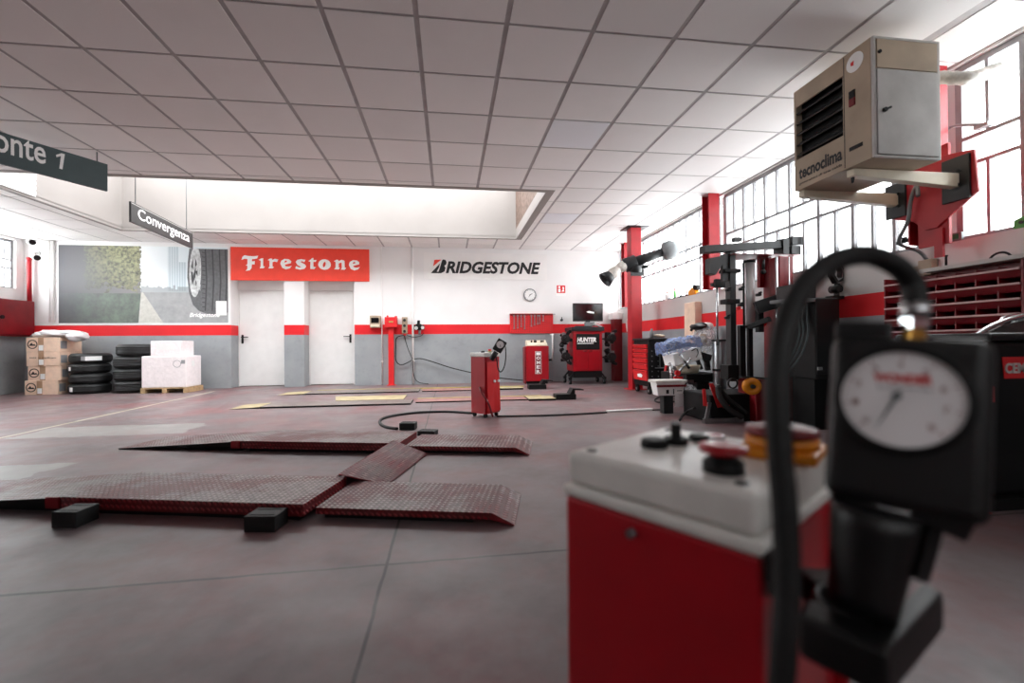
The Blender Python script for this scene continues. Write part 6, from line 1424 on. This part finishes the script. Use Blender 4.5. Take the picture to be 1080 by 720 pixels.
mb = MB(); mb.cyl(f0-ax_*.01, f0+ax_*Lf*.35, .0115, n=6, smooth=False); mb.cyl(f0+ax_*Lf*.35, f0+ax_*Lf*.45, .009, n=16); part(g, 'brass_fitting', mb, m_brass, label='brass hexagon fitting')
mb = MB(); mb.cyl(f0+ax_*Lf*.45, f0+ax_*Lf*.75, .0125, n=6, smooth=False); mb.cyl(f0+ax_*Lf*.75, f0+ax_*Lf*1.25, .0135, .0125, n=18); part(g, 'swivel', mb, m_chrome, label='chromed swivel')
hp = [f0+ax_*Lf*1.15, PD(962, 300, .478), PD(945, 280, .475), PD(912, 268.5, .47), PD(876, 277, .455), PD(846, 304, .44), PD(828, 345, .425), PD(820, 400, .415), PD(822, 470, .41), PD(828, 540, .405), PD(830, 620, .40), PD(826, 700, .395), PD(818, 790, .40), PD(812, 900, .44)]
mb = MB(); mb.tube(hp, .0112, 14, sub=7); part(g, 'hose', mb, m_rubber, label='thick black rubber hose')
# holder bracket on the console
zt4 = .585
q = [PZ(842, 648, zt4), PZ(936, 690, zt4), PZ(996, 624, zt4), PZ(972, 612, zt4), PZ(925, 660, zt4), PZ(850, 628, zt4)]
hb = thing('gauge_holder', 'black holder bracket under the hand gauge at the console side', 'bracket', (q[1].x, q[1].y, zt4-.05))
mb = MB(); mb.wprism(q, (0,0,-.045)); part(hb, 'cradle', mb, m_plastic, bevel=.006, seg=3)
mb = MB(); s0_ = PZ(905, 634, zt4-.01); mb.lathe([(.036,zt4-.05),(.043,zt4-.05),(.043,zt4-.01),(.036,zt4-.01),(.036,zt4-.05)], (s0_.x, s0_.y, 0), n=24); n3 = xf @ Vector((wa*.45, -.014, zt4-.03)); s1_ = Vector((s0_.x, s0_.y, zt4-.03)); mb.bar(s1_+(n3-s1_).normalized()*.044, n3, .05, .035); part(hb, 'cup', mb, m_plastic, bevel=.004)

# ================================================================ DAYLIGHT, CAMERA
wd = bpy.data.worlds.new('overcast_daylight'); bpy.context.scene.world = wd; wd.use_nodes = True
bg = wd.node_tree.nodes['Background']; bg.inputs[0].default_value = (.96, .98, 1.0, 1); bg.inputs[1].default_value = WORLD
def portal(name, loc, rot, sx_, sy_):
    l = bpy.data.lights.new(name, 'AREA'); l.shape = 'RECTANGLE'; l.size = sx_; l.size_y = sy_; l.cycles.is_portal = True
    o = bpy.data.objects.new(name, l); C.objects.link(o); o.location = loc; o.rotation_euler = rot
for k, (a, b) in enumerate(BAYS):
    portal('window_portal', (XR+.27, (a+b)/2, (SILL+ZC)/2), (0, PI/2, 0), ZC-SILL, b-a)
portal('window_portal', (XL-.29, (LW[0]+LW[1])/2, (LW[2]+LW[3])/2), (0, -PI/2, 0), LW[3]-LW[2], LW[1]-LW[0])
portal('window_portal', ((FW[0]+FW[1])/2, YF-.29, (FW[2]+FW[3])/2), (PI/2, 0, 0), FW[1]-FW[0], FW[3]-FW[2])  # portal of the added window behind the camera
portal('added_roof_portal', ((WX0+WX1)/2, (WY0+WY1)/2, ZW+.05), (0, 0, 0), WX1-WX0, WY1-WY0)  # portal of the added roof light
cam = bpy.data.cameras.new('camera'); co = bpy.data.objects.new('camera', cam); C.objects.link(co)
cy_, sy_, cp_, sp_ = math.cos(YAW), math.sin(YAW), math.cos(PITCH), math.sin(PITCH)
Rt_ = Vector((cy_, -sy_, 0)); Fw = Vector((sy_*cp_, cy_*cp_, sp_)); Up_ = Vector((-sy_*sp_, -cy_*sp_, cp_))
cr_, sr_ = math.cos(ROLL), math.sin(ROLL)
ri = Rt_*cr_ - Up_*sr_; ui = Rt_*sr_ + Up_*cr_
co.matrix_world = Matrix(((ri.x, ui.x, -Fw.x, 0), (ri.y, ui.y, -Fw.y, 0), (ri.z, ui.z, -Fw.z, HCAM), (0,0,0,1)))
cam.sensor_width = 36; cam.sensor_fit = 'HORIZONTAL'; cam.lens = FPX/1080*36; cam.shift_x = (540-CX0)/1080
cam.clip_start = .02; cam.dof.use_dof = True; cam.dof.focus_distance = 6.5; cam.dof.aperture_fstop = FSTOP
sc = bpy.context.scene; sc.camera = co
sc.view_settings.view_transform = 'Standard'; sc.view_settings.look = 'None'; sc.view_settings.exposure = EXPO; sc.view_settings.gamma = 1; sc.view_settings.use_curve_mapping = False
try:
    sc.cycles.max_bounces = 10; sc.cycles.diffuse_bounces = 6; sc.cycles.transparent_max_bounces = 16; sc.cycles.use_denoising = True; sc.cycles.sample_clamp_indirect = 8
except Exception: pass
